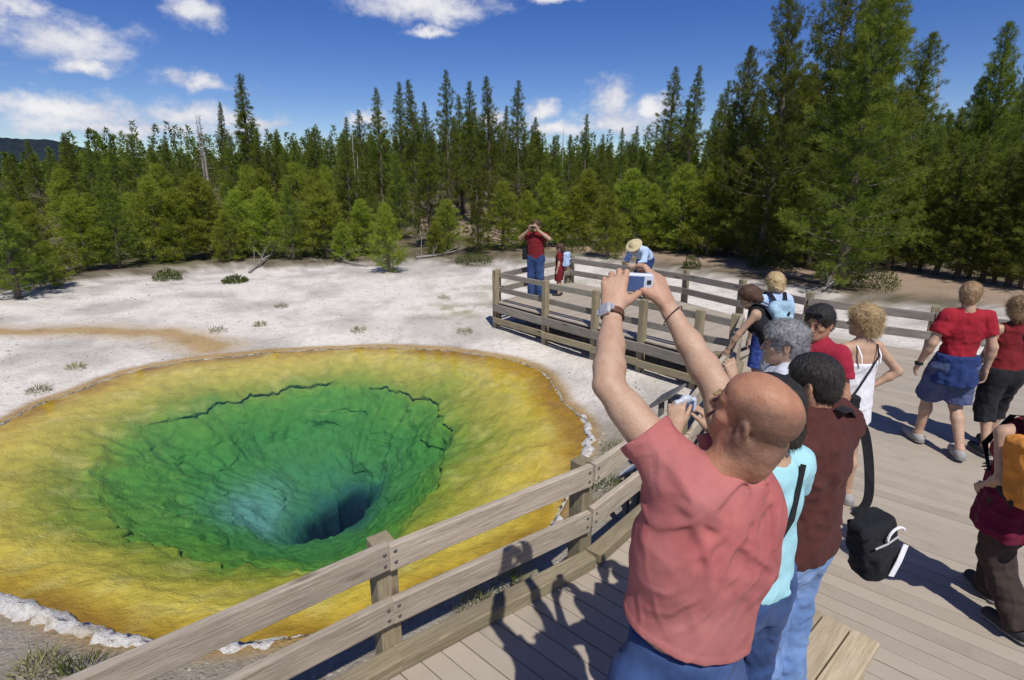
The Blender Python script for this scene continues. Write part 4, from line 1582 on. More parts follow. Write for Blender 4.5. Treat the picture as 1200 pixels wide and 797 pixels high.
def mat_cloth(name, c, var=.18, scale=7.0, weave=420.0, rough=.9, bstr=.25, fade=None, creases=4.2):
    m, t = new_mat(name)
    tc = t.n('TexCoord').outputs['Object']
    n = t.noise(tc, scale, 5, .65, .3); w = t.noise(tc, weave, 2, .6); big = t.noise(tc, 3.0, 3, .5)
    col = t.ramp(n, [(.28, tuple(x * (1 - var) for x in c)), (.72, tuple(min(1, x * (1 + var)) for x in c))])
    if fade:
        col = t.mix(t.ramp(big, [(.42, 0), (.66, .75)]), col, fade)
    # pulled creases: two sets of crossing, strongly distorted fine ridges
    hgt = None
    for rot, sc in (((.3, .2, .8), creases), ((.5, -.4, -.75), creases * 1.35)):
        wv = t.n('TexWave', {'Scale': sc, 'Distortion': 5.0, 'Detail': 2.0, 'Detail Scale': 1.0, 'Detail Roughness': .6}, wave_profile='SIN')
        t.link(t.vmap(tc, (1, 1, 1), (0, 0, 0), rot), wv.inputs['Vector'])
        rg = t.ramp(wv.outputs['Fac'], [(.45, 0), (.85, .55), (1.0, 1)])
        gate = t.ramp(t.noise(t.vmap(tc, (1, 1, 1), (sc, 0, 0)), 6.5, 2, .5), [(.42, 0), (.62, 1)])
        rg = t.m('MULTIPLY', rg, gate)
        hgt = rg if hgt is None else t.m('ADD', hgt, rg)
    b1 = t.n('Bump', {'Strength': .34, 'Distance': .010, 'Height': hgt})
    b2 = t.n('Bump', {'Strength': bstr, 'Distance': .004, 'Height': t.m('ADD', t.m('MULTIPLY', w, .5), n), 'Normal': b1.outputs[0]})
    bs = finish(t, col, rough, None, spec=.12, Sheen_Weight=.03)
    t.link(b2.outputs[0], bs.inputs['Normal'])


mat_cloth('coral_tee', (.385, .112, .108), .22, 9, 600, fade=(.455, .185, .172), bstr=.4)
mat_cloth('brown_shirt', (.075, .026, .022), .25, 5)
mat_cloth('aqua_tee', (.33, .60, .66), .08, 6)
mat_cloth('red_tee', (.30, .018, .030), .2, 6)
mat_cloth('maroon_tee', (.30, .022, .045), .15, 6)
mat_cloth('dark_red_top', (.17, .018, .022), .2, 6)
mat_cloth('maroon_jacket', (.115, .010, .030), .2, 6)
mat_cloth('white_cloth', (.74, .74, .77), .05, 6)
mat_cloth('grey_plaid', (.50, .52, .58), .25, 18)
mat_cloth('black_cloth', (.018, .019, .022), .3, 8)
mat_cloth('navy_cloth', (.022, .042, .135), .25, 8)
mat_cloth('shorts_blue', (.075, .095, .19), .25, 9)
mat_cloth('blue_cloth', (.05, .09, .34), .2, 8)
mat_cloth('light_blue_cloth', (.42, .55, .76), .12, 8)
mat_cloth('brown_pants', (.048, .034, .030), .3, 8)
mat_cloth('grey_pants', (.36, .37, .42), .15, 8)
mat_cloth('jeans', (.125, .215, .42), .30, 9, 260, fade=(.27, .38, .58))
mat_cloth('jeans_dark', (.030, .058, .155), .40, 12, 260, fade=(.075, .125, .27))
mat_cloth('jeans_cuff', (.40, .42, .46), .15, 9, 260)
mat_cloth('orange_pack', (.58, .23, .045), .25, 12)
mat_cloth('blue_pack', (.30, .45, .56), .3, 12)
mat_cloth('straw', (.50, .42, .25), .2, 40)
mat_plain('leather', (.11, .05, .03), .5)
mat_plain('steel', (.60, .60, .61), .35, .6, .1, 40, .05, .4)
mat_plain('dial_grey', (.32, .33, .36), .2, .5)
mat_plain('silver_plastic', (.50, .54, .62), .35, .5, .08)
mat_plain('dark_plastic', (.02, .021, .024), .35, .5)
mat_plain('screen_blue', (.05, .09, .22), .15, .5)
mat_plain('shoe_dark', (.03, .03, .032), .7)
mat_plain('shoe_grey', (.30, .29, .28), .8)
mat_plain('eye_dark', (.02, .015, .012), .2, .5)
mat_plain('lip', (.34, .13, .10), .5)


def mat_hair(name, c, hi):
    m, t = new_mat(name)
    tc = t.n('TexCoord').outputs['Object']
    n = t.noise(t.vmap(tc, (90, 90, 26)), 1.0, 4, .65, .6); n2_ = t.noise(tc, 12, 3, .6)
    f = t.m('ADD', t.m('MULTIPLY', n, .65), t.m('MULTIPLY', n2_, .35))
    finish(t, t.ramp(f, [(.34, c), (.62, hi)]), .5, n, .9, .012, .35)


mat_hair('hair_black', (.010, .008, .007), (.030, .025, .022))
mat_hair('hair_brown', (.05, .025, .015), (.12, .065, .04))
mat_hair('hair_grey', (.10, .10, .105), (.33, .33, .34))
mat_hair('hair_blond', (.26, .17, .075), (.66, .50, .27))
mat_hair('hair_sandy', (.16, .10, .05), (.38, .26, .14))
mat_hair('hair_stubble', (.15, .085, .06), (.24, .145, .105))


# ------------------------------------------------------------------ anatomy
def rot_from(fwd, up):
    """columns: right, forward, up"""
    f = unit(fwd); r = unit(np.cross(f, up)); u = np.cross(r, f)
    return np.stack([r, f, u], 1)


def head_field(c, M, s=1.0, res=.007, neck_to=None, ears=True, female=False):
    f = Field(res)

    def P(x, y, z):
        return c + M @ (vec(x, y, z) * s)
    E = lambda x, y, z, a, b, d, k=.02, op='add': f.ell(P(x, y, z), vec(a, b, d) * s, M, k * s, op)
    E(0, -.018, .030, .077, .098, .086)
    E(0, .012, .052, .066, .078, .062)                       # forehead
    E(0, .030, -.030, .060, .062, .072, .03)                 # mid face
    jw = .048 if female else .053
    f.cone(P(-jw, -.008, -.052), P(-.014, .070, -.098), .021 * s, .018 * s, .03 * s)
    f.cone(P(jw, -.008, -.052), P(.014, .070, -.098), .021 * s, .018 * s, .03 * s)
    E(0, .050, -.075, .040, .040, .038, .03)
    E(0, .072, .024, .052, .022, .014, .015)                  # brow ridge
    E(-.046, .058, -.022, .020, .022, .017, .02); E(.046, .058, -.022, .020, .022, .017, .02)   # cheekbones
    f.cone(P(0, .088, .012), P(0, .112, -.028), .0085 * s, .0125 * s, .012 * s)
    E(-.011, .100, -.033, .009, .010, .007, .006); E(.011, .100, -.033, .009, .010, .007, .006)
    E(-.031, .094, .004, .016, .012, .011, .010, 'sub'); E(.031, .094, .004, .016, .012, .011, .010, 'sub')
    E(-.030, .082, .003, .0125, .0125, .0115, .003); E(.030, .082, .003, .0125, .0125, .0115, .003)   # eyeballs under lids
    E(0, .087, -.056, .023, .013, .006, .006); E(0, .086, -.067, .020, .013, .007, .006)       # lips
    E(0, .079, -.096, .018, .016, .015, .015)
    if ears:
        for sx in (-1, 1):
            A = M @ np.array([[math.cos(.35), sx * -math.sin(.35), 0], [sx * math.sin(.35), math.cos(.35), 0], [0, 0, 1]])
            f.ell(P(sx * .081, -.012, -.006), vec(.0085, .020, .032) * s, A, .008 * s)
            f.ell(P(sx * .089, -.006, -.003), vec(.007, .011, .020) * s, A, .004 * s, 'sub')
            f.ell(P(sx * .080, -.008, -.034), vec(.007, .010, .011) * s, A, .006 * s)
    n0 = P(0, -.030, -.045)
    n1 = vec(neck_to) if neck_to is not None else P(0, -.045, -.17)
    f.cone(n0, n1, (.050 if female else .057) * s, (.052 if female else .062) * s, .035 * s)
    return f


def hand_field(wrist, elbow, fdir, back, left, s=1.0, curl=(.5, .6, .5), spread=.10, thumb=(.6, .3), res=.005, fcurl=None, fingers_d=None):
    """palm with five jointed fingers; fdir: wrist to knuckles, back: out of the back of the hand"""
    f = Field(res)
    w = vec(wrist); y = unit(fdir); z = unit(vec(back) - y * np.dot(back, y)); x = np.cross(y, z)   # x: to the right when looking at the back, fingers up
    tx = x if left else -x                                     # thumb side
    el = vec(elbow); fd = unit(el - w)
    f.cone(w + fd * .05 * s, w + y * .012 * s, .0275 * s, .025 * s, .02 * s, .78, x)
    offs = (.030, .0105, -.0095, -.028)
    lens = (.070, .078, .072, .056)
    for i in range(4):
        base = w + tx * offs[i] * .62 * s + y * .008 * s
        kn = w + y * ((.088, .091, .087, .079)[i]) * s + tx * offs[i] * s
        f.cone(base, kn, .0135 * s, (.0108, .0110, .0104, .0094)[i] * s, .018 * s)
        c = (curl if fcurl is None else fcurl[i])
        a = 0.0; p = kn
        for j in range(3):
            a += c[j]
            d = y * math.cos(a) - z * math.sin(a) + tx * (offs[i] / .03 * spread) * math.cos(a)
            L = lens[i] * (.46, .30, .24)[j] * s
            q = p + unit(d) * L
            r0 = (.0095, .0088, .0080)[j] * (1, 1, .98, .9)[i] * s
            f.cone(p, q, r0, r0 * .92, .004 * s)
            p = q
    # thumb leaves the side of the palm near its base
    b = w + y * .022 * s + tx * .024 * s - z * .006 * s
    d0 = unit(y * math.cos(thumb[0]) + tx * math.sin(thumb[0]) - z * thumb[1])
    p1 = b + d0 * .042 * s
    d1 = unit(d0 + y * .45 - z * thumb[1] * .8)
    p2 = p1 + d1 * .033 * s
    d2 = unit(d1 + y * .35 - z * thumb[1] * .9)
    p3 = p2 + d2 * .025 * s
    f.cone(w + y * .03 * s + tx * .008 * s, b + d0 * .02 * s, .015 * s, .014 * s, .015 * s)
    f.cone(b, p1, .0145 * s, .0115 * s, .014 * s); f.cone(p1, p2, .0110 * s, .0100 * s, .004 * s); f.cone(p2, p3, .0098 * s, .0085 * s, .004 * s)
    return f


STAND = dict(pelvis=(0, 0, .95), waist=(0, .005, 1.10), chest=(0, 0, 1.29), neck=(0, -.015, 1.47), head=(0, .02, 1.625),
             shl=(-.180, -.005, 1.415), shr=(.180, -.005, 1.415), ell=(-.235, -.03, 1.13), elr=(.235, -.03, 1.13), wrl=(-.25, .03, .885), wrr=(.25, .03, .885),
             hipl=(-.092, 0, .92), hipr=(.092, 0, .92), knl=(-.10, .025, .50), knr=(.10, .025, .50), anl=(-.105, -.015, .085), anr=(.105, -.015, .085),
             tol=(-.125, .135, .03), tor=(.125, .135, .03))


def torso(f, J, s, off=0.0, female=False, side=None, k=.05, bust=True, low=True, belly=0.0):
    side = unit(J['shr'] - J['shl']) if side is None else side
    b = .90 if female else 1.0
    if low:
        f.cone(J['pelvis'] - unit(J['waist'] - J['pelvis']) * .02 * s, J['waist'], (.160 * (1.03 if female else 1)) * s + off, (.140 * b + belly) * s + off, k * s, .72, side)
    f.cone(J['waist'], J['chest'], (.140 * b + belly) * s + off, .168 * b * s + off, k * s, .70, side)
    up = unit(J['neck'] - J['chest'])
    f.cone(J['chest'], J['chest'] + up * .095 * s, .168 * b * s + off, .125 * b * s + off, k * s, .66, side)
    m = (J['shl'] + J['shr']) / 2
    f.cone(J['shl'] * .86 + m * .14, J['shr'] * .86 + m * .14, .060 * b * s + off, .060 * b * s + off, k * s)
    f.cone(m * .4 + J['neck'] * .6 - up * .02 * s, J['neck'], .075 * s + off, .056 * s + off * .5, k * s)
    if female and bust:
        fw = np.cross(up, side)
        for sx in (-1, 1):
            f.ell(J['chest'] + fw * .085 * s + side * sx * .07 * s - up * .01 * s, vec(.062, .062, .062) * s + off, None, .04 * s)


def arm(f, J, s, sd, female=False, off=0.0):
    b = .84 if female else 1.0
    a, e, w = J['sh' + sd], J['el' + sd], J['wr' + sd]
    f.cone(a, e, .052 * b * s + off, .040 * b * s + off, .03 * s)
    mid = e + (w - e) * .28
    f.cone(e, mid, .039 * b * s + off, .041 * b * s + off, .03 * s)
    f.cone(mid, w, .041 * b * s + off, .0265 * b * s + off, .03 * s)


def leg(f, J, s, sd, off=0.0, female=False, foot=True):
    h, k_, a, t = J['hip' + sd], J['kn' + sd], J['an' + sd], J['to' + sd]
    f.cone(h, k_, .085 * s + off, .056 * s + off, .05 * s)
    c = k_ + (a - k_) * .32
    back = unit(np.cross(np.cross(a - k_, t - a), a - k_)) * -1
    f.cone(k_, c + back * .018 * s, .053 * s + off, .054 * s + off, .03 * s)
    f.cone(c + back * .018 * s, a, .054 * s + off, .036 * s + off, .03 * s)
    if foot:
        f.cone(a, t, .038 * s + off, .032 * s + off, .03 * s)


def shoe_field(J, s, sd, res=.010, off=.012):
    f = Field(res)
    a, t = J['an' + sd], J['to' + sd]
    fw = unit((t - a) * np.array([1, 1, 0])); sdv = np.cross(fw, (0, 0, 1))
    dz = np.array([0, 0, 1.0])
    sole = a[2] - .085 * s
    heel = vec(a[0], a[1], sole + .036 * s) - fw * .045 * s
    toe = vec(t[0], t[1], sole + .030 * s) + fw * .03 * s
    f.cone(heel, (heel + toe) / 2, .034 * s + off, .036 * s + off, .03)
    f.cone((heel + toe) / 2, toe, .036 * s + off, .033 * s + off, .03)
    f.cone(a - dz * .03 * s, (heel + toe) / 2 + dz * .012 * s, .038 * s + off, .028 * s + off, .03)
    f.cut((0, 0, sole), (0, 0, -1), .004)
    return f


def sole(J, s, sd, parent):
    f = Field(.009)
    a, t = J['an' + sd], J['to' + sd]
    fw = unit((t - a) * np.array([1, 1, 0]))
    z = a[2] - .085 * s
    heel = vec(a[0], a[1], z + .02 * s) - fw * .045 * s
    toe = vec(t[0], t[1], z + .02 * s) + fw * .03 * s
    f.cone(heel, (heel + toe) / 2, .050 * s, .052 * s, .02); f.cone((heel + toe) / 2, toe, .052 * s, .048 * s, .02)
    f.cut((0, 0, z - .002), (0, 0, -1), .003); f.cut((0, 0, z + .022 * s), (0, 0, 1), .003)
    return obj('sole', fig_mesh('sole', [f]), MATS['shoe_sole'], parent)


mat_plain('shoe_sole', (.20, .19, .18), .8)


def resolve(pose, H):
    s = H / 1.75
    J = {k: vec(v) for k, v in STAND.items()}
    for k, v in pose.items():
        if k in J:
            J[k] = vec(v)
    return {k: v * s for k, v in J.items()}, s


def ribbon(name, pts, w, th, mat, parent, nrm=None):
    """flat strap through pts"""
    pts = [Vector(p) for p in pts]
    mb = MB()
    rings = []
    for i, p in enumerate(pts):
        t = (pts[min(i + 1, len(pts) - 1)] - pts[max(i - 1, 0)]).normalized()
        n = Vector(nrm[i]) if nrm is not None else Vector((0, -1, 0))
        n = (n - t * n.dot(t)).normalized()
        u = t.cross(n)
        rings.append([p + u * w / 2 + n * th / 2, p - u * w / 2 + n * th / 2, p - u * w / 2 - n * th / 2, p + u * w / 2 - n * th / 2])
    vs = [v for r in rings for v in r]
    fs = []
    for i in range(len(pts) - 1):
        for k in range(4):
            fs.append((i * 4 + k, i * 4 + (k + 1) % 4, i * 4 + 4 + (k + 1) % 4, i * 4 + 4 + k))
    fs += [(3, 2, 1, 0), tuple((len(pts) - 1) * 4 + k for k in range(4))]
    mb.add(vs, fs)
    return mb.build(name, MATS[mat], parent)


def clothes_skirt(f, J, s, top, bottom, r0, r1, flat, seed, folds=.012, nf=7):
    """cloth hanging round the hips, from height top to height bottom (fractions along pelvis axis)"""
    a = J['pelvis'] + vec(0, 0, top) * s; b = J['pelvis'] + vec(0, 0, bottom) * s
    f.cone(a, b, r0 * s, r1 * s, .02, flat, (1, 0, 0))
    f.cut(a, (0, 0, 1)); f.cut(b, (0, 0, -1))
    c = J['pelvis']

    def w(P):
        th = np.arctan2(P[:, 1] - c[1], P[:, 0] - c[0])
        k = np.clip((a[2] - P[:, 2]) / (a[2] - b[2]), 0, 1)
        return folds * k * (np.sin(th * nf + seed + 3 * np.sin(th * 2 + seed)) + .5 * np.sin(th * nf * 2.3 + seed * 2))
    f.warp(w)


def person(label, loc, yaw, H=1.75, build=1.0, pose=None, skin='skin', female=False, look=(0, 0, 0), top=None, bottom=None, hair=None, shoes='shoe_dark', res=.012, hands=None, face=True, head_s=1.0, group=None):
    """standing figure; look = head (yaw, pitch, roll); returns (root, joints, scale)"""
    J, s = resolve(pose or {}, H)
    for k_ in ('shl', 'shr', 'ell', 'elr', 'wrl', 'wrr'):
        J[k_] = J[k_] * np.array([.5 + .5 * build, 1, 1])
    root = empty('person', loc, yaw)
    tag(root, label, 'person', group)
    hs = s * head_s
    cy, sy = math.cos(look[0]), math.sin(look[0]); cp, sp = math.cos(look[1]), math.sin(look[1])
    fwd = vec(-sy * cp, cy * cp, sp)
    M = rot_from(fwd, vec(math.sin(look[2]), sy * sp * 0 - 0, 1))
    body = Field(res)
    torso(body, J, s * build, 0, female)
    bare_arms = True
    for sd in 'lr':
        arm(body, J, s, sd, female)
        leg(body, J, s, sd, 0, female)
    fields = [body, head_field(J['head'], M, hs, min(res, .008), J['neck'] - vec(0, 0, .02) * s, female=female)]
    hands = hands or {}
    for sd in 'lr':
        hp = dict(fdir=unit(J['wr' + sd] - J['el' + sd]), back=vec(-1 if sd == 'l' else 1, .25, 0), curl=(.35, .45, .35), thumb=(.45, .3))
        hp.update(hands.get(sd, {}))
        fields.append(hand_field(J['wr' + sd], J['el' + sd], left=(sd == 'l'), s=s * (.92 if female else 1), res=.006, **hp))
    bo = obj('body', fig_mesh('body', fields, [(1, 1, 1)] * len(fields)), MATS[skin], root)
    if face:
        mb = MB()
        for sx in (-1, 1):
            p = J['head'] + M @ (vec(sx * .030, .091, .003) * hs)
            mb.box(p, (.017 * hs, .008 * hs, .007 * hs), Matrix(M.tolist()))
            p = J['head'] + M @ (vec(sx * .031, .094, .026) * hs)
            mb.box(p, (.030 * hs, .008 * hs, .005 * hs), Matrix(M.tolist()))
        mb.build('eyes', MATS['eye_dark'], bo, .002 * hs)
        MB().box(J['head'] + M @ (vec(0, .097, -.061) * hs), (.036 * hs, .006 * hs, .008 * hs), Matrix(M.tolist())).build('mouth', MATS['lip'], bo, .002 * hs)
    # --- top
    T = dict(mat='red_tee', off=.016, sleeve=.55, hem=.90, neck=.062, flare=.014, wr=.008)
    if top is not None:
        T.update(top)
        f = Field(res)
        o = T['off'] * s
        torso(f, J, s * build, o, female, belly=T.get('belly', 0.0))
        side = unit(J['shr'] - J['shl'])
        hem = vec(J['pelvis'][0], J['pelvis'][1], T['hem'] * s)
        if T['hem'] * s < J['pelvis'][2]:
            f.cone(J['waist'], hem - vec(0, 0, .05), .150 * s * build + o, .168 * s * build + o, .05, .74, (1, 0, 0))
        if T['sleeve'] > 0:
            for sd in 'lr':
                a, e, w = J['sh' + sd], J['el' + sd], J['wr' + sd]
                q = min(T['sleeve'], 1.0)
                p = a + (e - a) * q
                n = unit(e - a)
                if T['sleeve'] <= 1:
                    f.cone(a, p + n * .04, .054 * s * build + o, .048 * s * build + o + T['flare'], .03, cuts=[(p, n)])
                else:
                    f.cone(a, e, .058 * s + o, .048 * s + o, .03)
                    p2 = e + (w - e) * (T['sleeve'] - 1); n2 = unit(w - e)
                    f.cone(e, p2 + n2 * .03, .048 * s + o, .036 * s + o, .03, cuts=[(p2, n2)])
        else:
            for sd in 'lr':
                f.ell(J['sh' + sd] + unit(J['sh' + sd] - J['chest']) * .035 * s, vec(.075, .10, .085) * s, None, .01, 'sub')
        f.cut(hem, (0, 0, -1))
        nk = J['neck'] + vec(0, .012, .012) * s
        f.ell(nk, vec(T['neck'], T['neck'] * 1.05, .05) * s, None, .008, 'sub')
        if T.get('scoop'):
            f.cut(J['chest'] + vec(0, 0, T['scoop']) * s, (0, -.15, 1))
        f.wrinkle(T['wr'], (9, 9, 6), int(loc[0] * 10) + 3).wrinkle(T['wr'] * .6, (16, 16, 22), 8)
        obj('shirt', fig_mesh('shirt', [f]), MATS[T['mat']], root)
    B = dict(mat='jeans', off=.018, cuff=.06, waist=1.0, wr=.008, flare=.012)
    if bottom is not None:
        B.update(bottom)
        f = Field(res)
        o = B['off'] * s
        f.cone(J['pelvis'] - vec(0, 0, .03) * s, J['waist'], .162 * s * build + o, .142 * s * build + o, .05, .74, (1, 0, 0))
        for sd in 'lr':
            h, k_, a = J['hip' + sd], J['kn' + sd], J['an' + sd]
            c = B['cuff'] * s
            tot = h[2] - (a[2] - .085 * s)
            L1 = np.linalg.norm(h - k_); L2 = np.linalg.norm(k_ - a)
            if c >= .50 * s:                                    # shorts
                q = min(1.0, (h[2] - c) / max(.05, (h[2] - k_[2])))
                p = h + (k_ - h) * q; n = unit(k_ - h)
                f.cone(h, p + n * .05, .094 * s + o, .078 * s + o + B['flare'], .05, cuts=[(p, n)])
            else:
                f.cone(h, k_, .094 * s + o, .066 * s + o, .05)
                q = max(0.0, min(1.0, (k_[2] - c) / max(.05, k_[2] - a[2])))
                p = k_ + (a - k_) * q; n = unit(a - k_)
                f.cone(k_, p + n * .04, .066 * s + o, .054 * s + o + B['flare'], .04, cuts=[(p, n)])
        f.cut(vec(J['pelvis'][0], J['pelvis'][1], B['waist'] * s), (0, 0, 1))
        f.wrinkle(B['wr'], (10, 10, 8), 5).wrinkle(B['wr'] * .7, (14, 14, 26), 6)
        obj('trousers', fig_mesh('trousers', [f]), MATS[B['mat']], root)
    if hair is not None:
        hd = dict(mat='hair_brown', thick=.012, length=0.0, line=.045, wr=.006, wsc=60, back=.0)
        hd.update(hair)
        f = Field(min(res, .008))
        c = J['head']; P = lambda x, y, z: c + M @ (vec(x, y, z) * hs)
        th = hd['thick'] * hs
        f.ell(P(0, -.020, .034), vec(.079, .100, .088) * hs + th, M, .02)
        f.ell(P(0, .0, .055), vec(.072, .082, .066) * hs + th, M, .02)
        f.ell(P(0, -.045, -.02), vec(.070, .070, .075) * hs + th * .8, M, .02)
        if hd['length'] > 0:
            f.cone(P(0, -.055, -.02), P(0, -.070, -.02 - hd['length']), .072 * hs + th, .055 * hs + th, .03, .6, M[:, 0])
        # free the face
        f.ell(P(0, .105, -.055), vec(.085, .080, .105) * hs, M, .015, 'sub')
        f.ell(P(0, .120, hd['line'] - .05), vec(.064, .062, .075) * hs, M, .012, 'sub')
        if hd['length'] <= 0:
            f.cut(P(0, -.05, -.085), M @ vec(0, .25, -1), .012)
            for sx in (-1, 1):
                f.ell(P(sx * .088, .0, -.035), vec(.026, .034, .045) * hs, M, .01, 'sub')
        f.wrinkle(hd['wr'], hd['wsc'], 4, 3)
        obj('hair', fig_mesh('hair', [f], fuzz=(hd.get('strands', 2600), hd.get('slen', .022), .0022, hd.get('lift', .35), c, hd.get('droop', .35), 5, hd.get('rand', .3))), MATS[hd['mat']], root)
    if shoes:
        for sd in 'lr':
            sh_ = obj('shoe', fig_mesh('shoe', [shoe_field(J, s, sd)]), MATS[shoes], root)
            sole(J, s, sd, sh_)
    return root, J, s, M
# ================================================================== the people in the photograph
BENCH_Z = .452


def cpt(px, py, depth):
    """point at a pixel of the photograph and a depth along the camera axis (survey of the hero figure)"""
    cx, cy = (px - 600) / FPX, -(py - 398.5) / FPX
    d = np.array([cx, math.cos(PITCH) + cy * math.sin(PITCH), -math.sin(PITCH) + cy * math.cos(PITCH)])
    return d * depth + np.array([0, 0, CAM_H])


def cdir(x, y, z):
    """camera axes (right, up, towards viewer) to world"""
    c, s_ = math.cos(PITCH), math.sin(PITCH)
    return np.array([x, y * s_ - z * c, y * c + z * s_])


# ------------------------------------------------------------------ bald man with raised arms
def bald_man():
    pelvis = cpt(793, 795, 1.58)
    rt = vec(pelvis[0], pelvis[1], BENCH_Z)
    root = empty('person', rt)
    tag(root, 'bald man in faded coral t-shirt and jeans holding a compact camera overhead', 'person')
    L = lambda p: np.asarray(p) - rt
    head = L(cpt(884, 487, 1.345)); neck = L(cpt(862, 562, 1.42))
    shl = L(cpt(802, 566, 1.40)); shr = L(cpt(876, 582, 1.50))
    ell = L(cpt(713, 452, 1.50)); wrl = L(cpt(718, 362, 1.645))
    elr = L(cpt(838, 452, 1.585)); wrr = L(cpt(780, 356, 1.70))
    chest = L(cpt(831, 635, 1.475)); waist = L(cpt(807, 715, 1.54)); pel = L(pelvis)
    side = unit(vec(.95, .30, 0))
    J = dict(pelvis=pel, waist=waist, chest=chest, neck=neck, head=head, shl=shl, shr=shr, ell=ell, elr=elr, wrl=wrl, wrr=wrr)
    fw = vec(-side[1], side[0], 0)
    for sd, sg in (('l', -1), ('r', 1)):
        J['hip' + sd] = pel + side * .095 * sg - vec(0, 0, .02)
        J['kn' + sd] = J['hip' + sd] * np.array([1, 1, 0]) + vec(0, 0, .47) + fw * .03
        J['an' + sd] = J['hip' + sd] * np.array([1, 1, 0]) + vec(0, 0, .085) + side * sg * .015 - fw * .02
        J['to' + sd] = J['an' + sd] + fw * .15 + side * sg * .02 - vec(0, 0, .055)
    s = 1.03
    F = unit(cdir(-.66, .45, -.60)); U = cdir(.09, .83, .53)
    M = rot_from(F, U)
    body = Field(.009)
    torso(body, J, s, -.004, side=side)
    for sd in 'lr':
        a, e, w = J['sh' + sd], J['el' + sd], J['wr' + sd]
        bk = cdir(0, 0, 1)
        body.cone(a, e, .052, .039, .03)
        body.cone(a + (e - a) * .35, a + (e - a) * .75, .046, .044, .03)
        m1 = e + (w - e) * .22; m2 = e + (w - e) * .5
        body.cone(e, m1, .037, .0415, .025)
        body.cone(m1, m2, .0415, .0365, .025)
        body.cone(m2, w, .0365, .0265, .025, .9, cdir(1, 0, 0))
        leg(body, J, s, sd)
    body.ell(J['ell'] + unit(J['ell'] - J['shl']) * .012 + cdir(-.6, -.5, .4) * .012, (.020, .020, .020), None, .025)
    body.wrinkle(.0015, 18, 3)
    hd = head_field(head, M, .93, .0042, neck - vec(0, 0, .03))
    # thick folds of the bent-back neck
    P = lambda x, y, z: head + M @ vec(x, y, z)
    hd.cone(P(-.040, -.072, -.060), P(.040, -.072, -.060), .018, .018, .03)
    hd.cone(P(-.045, -.066, -.095), P(.045, -.066, -.095), .020, .020, .03)
    hd.cone(P(-.035, -.02, -.08), L(cpt(812, 566, 1.42)), .045, .050, .04)
    hd.wrinkle(.0012, 40, 9)
    hl = hand_field(wrl, ell, cdir(.10, .86, -.30), cdir(-.25, .30, .92), True, 1.05, fcurl=[(.25, .9, .7), (.35, .95, .7), (.45, 1.0, .7), (.6, 1.0, .7)], spread=.10, thumb=(.85, .55), res=.0035)
    hr = hand_field(wrr, elr, cdir(-.22, .88, -.28), cdir(.62, .20, .75), False, 1.05, fcurl=[(.15, .75, .65), (.45, 1.0, .6), (.6, 1.1, .6), (.75, 1.1, .6)], spread=.12, thumb=(.75, .45), res=.0035)

    def headcol(V):
        q = (V - head) @ M                                     # local head coordinates
        red = np.tile(np.array([.90, .68, .58]), (len(V), 1)) * (.9 + .2 * fbm(V * 14, 3, 8))[:, None]
        top_ = .074 + .03 * (fbm(V * 20, 2, 4) - .5)
        st = sstep(.045, .0, q[:, 1]) * sstep(-.11, -.05, q[:, 2]) * sstep(.025, -.025, q[:, 2] - top_)
        st = np.clip(st * .85 * (.6 + .8 * fbm(V * 140, 2, 3)), 0, .8)
        return red * (1 - st[:, None]) + np.array([.28, .26, .27]) * st[:, None]
    me = fig_mesh('body', [body, hd, hl, hr], [(.98, .98, .98), headcol, (1.0, .94, .92), (1.0, .92, .9)])
    bo = obj('body', me, MATS['skin'], root)
    mb = MB()
    for sx in (-1, 1):
        mb.box(P(sx * .031, .0905, .004), (.016, .008, .006), Matrix(M.tolist()))
    mb.build('eyes', MATS['eye_dark'], bo, .002)
    mb = MB()
    for sx in (-1, 1):
        mb.box(P(sx * .032, .0905, .028), (.036, .009, .006), Matrix(M.tolist()))
    mb.build('eyebrows', MATS['hair_sandy'], bo, .003)
    MB().box(P(0, .101, -.063), (.040, .006, .009), Matrix(M.tolist())).build('mouth', MATS['lip'], bo, .003)
    # --- t-shirt, loose, pulled up by the arms
    f = Field(.0048)
    up = unit(neck - chest)
    hemp = L(cpt(788, 790, 1.57))
    f.cone(chest + up * .05, chest, .140, .176, .05, .68, side)
    f.cone(chest, waist, .174, .170, .06, .70, side)
    f.cone(waist, hemp - vec(0, 0, .10), .170, .194, .06, .74, side)
    m = (shl + shr) / 2
    f.cone(shl * .9 + m * .1, shr * .9 + m * .1, .073, .073, .06)
    f.cone(m * .5 + neck * .5 - up * .03, neck - up * .01, .088, .070, .05)
    for sd, q in (('l', .50), ('r', .55)):
        a, e = J['sh' + sd], J['el' + sd]
        n = unit(e - a); p = a + (e - a) * q
        f.cone(a - n * .02, p + n * .05, .073, .071, .045, cuts=[(p, n)])
    # the cloth gathers from the lifted shoulders towards the waist
    f.cone(shl - up * .02, chest - side * .09 - up * .05, .075, .10, .06)
    f.cone(shr - up * .02, chest + side * .09 - up * .05, .075, .10, .06)
    hem0 = L(cpt(795, 770, 1.42)); hemn = unit(vec(-.30, .05, -1))
    f.cut(hem0, hemn, .004)
    f.ell(neck + (head - neck) * .22 + M @ vec(0, .0, 0), (.070, .070, .052), rot_from(cdir(-.5, .2, -.8), unit(head - neck)), .006, 'sub')
    cr = np.random.default_rng(4)
    CREASE = []
    for q_ in range(7):                                          # from the right shoulder down towards the left flank
        CREASE.append((.12 - .05 * cr.random(), .33 - .15 * cr.random(), R(192 + q_ * 12.0) + cr.normal() * .05, .24 + .22 * cr.random(), .009 + .005 * cr.random(), .011 + .007 * cr.random(), cr.uniform(-.6, .9)))
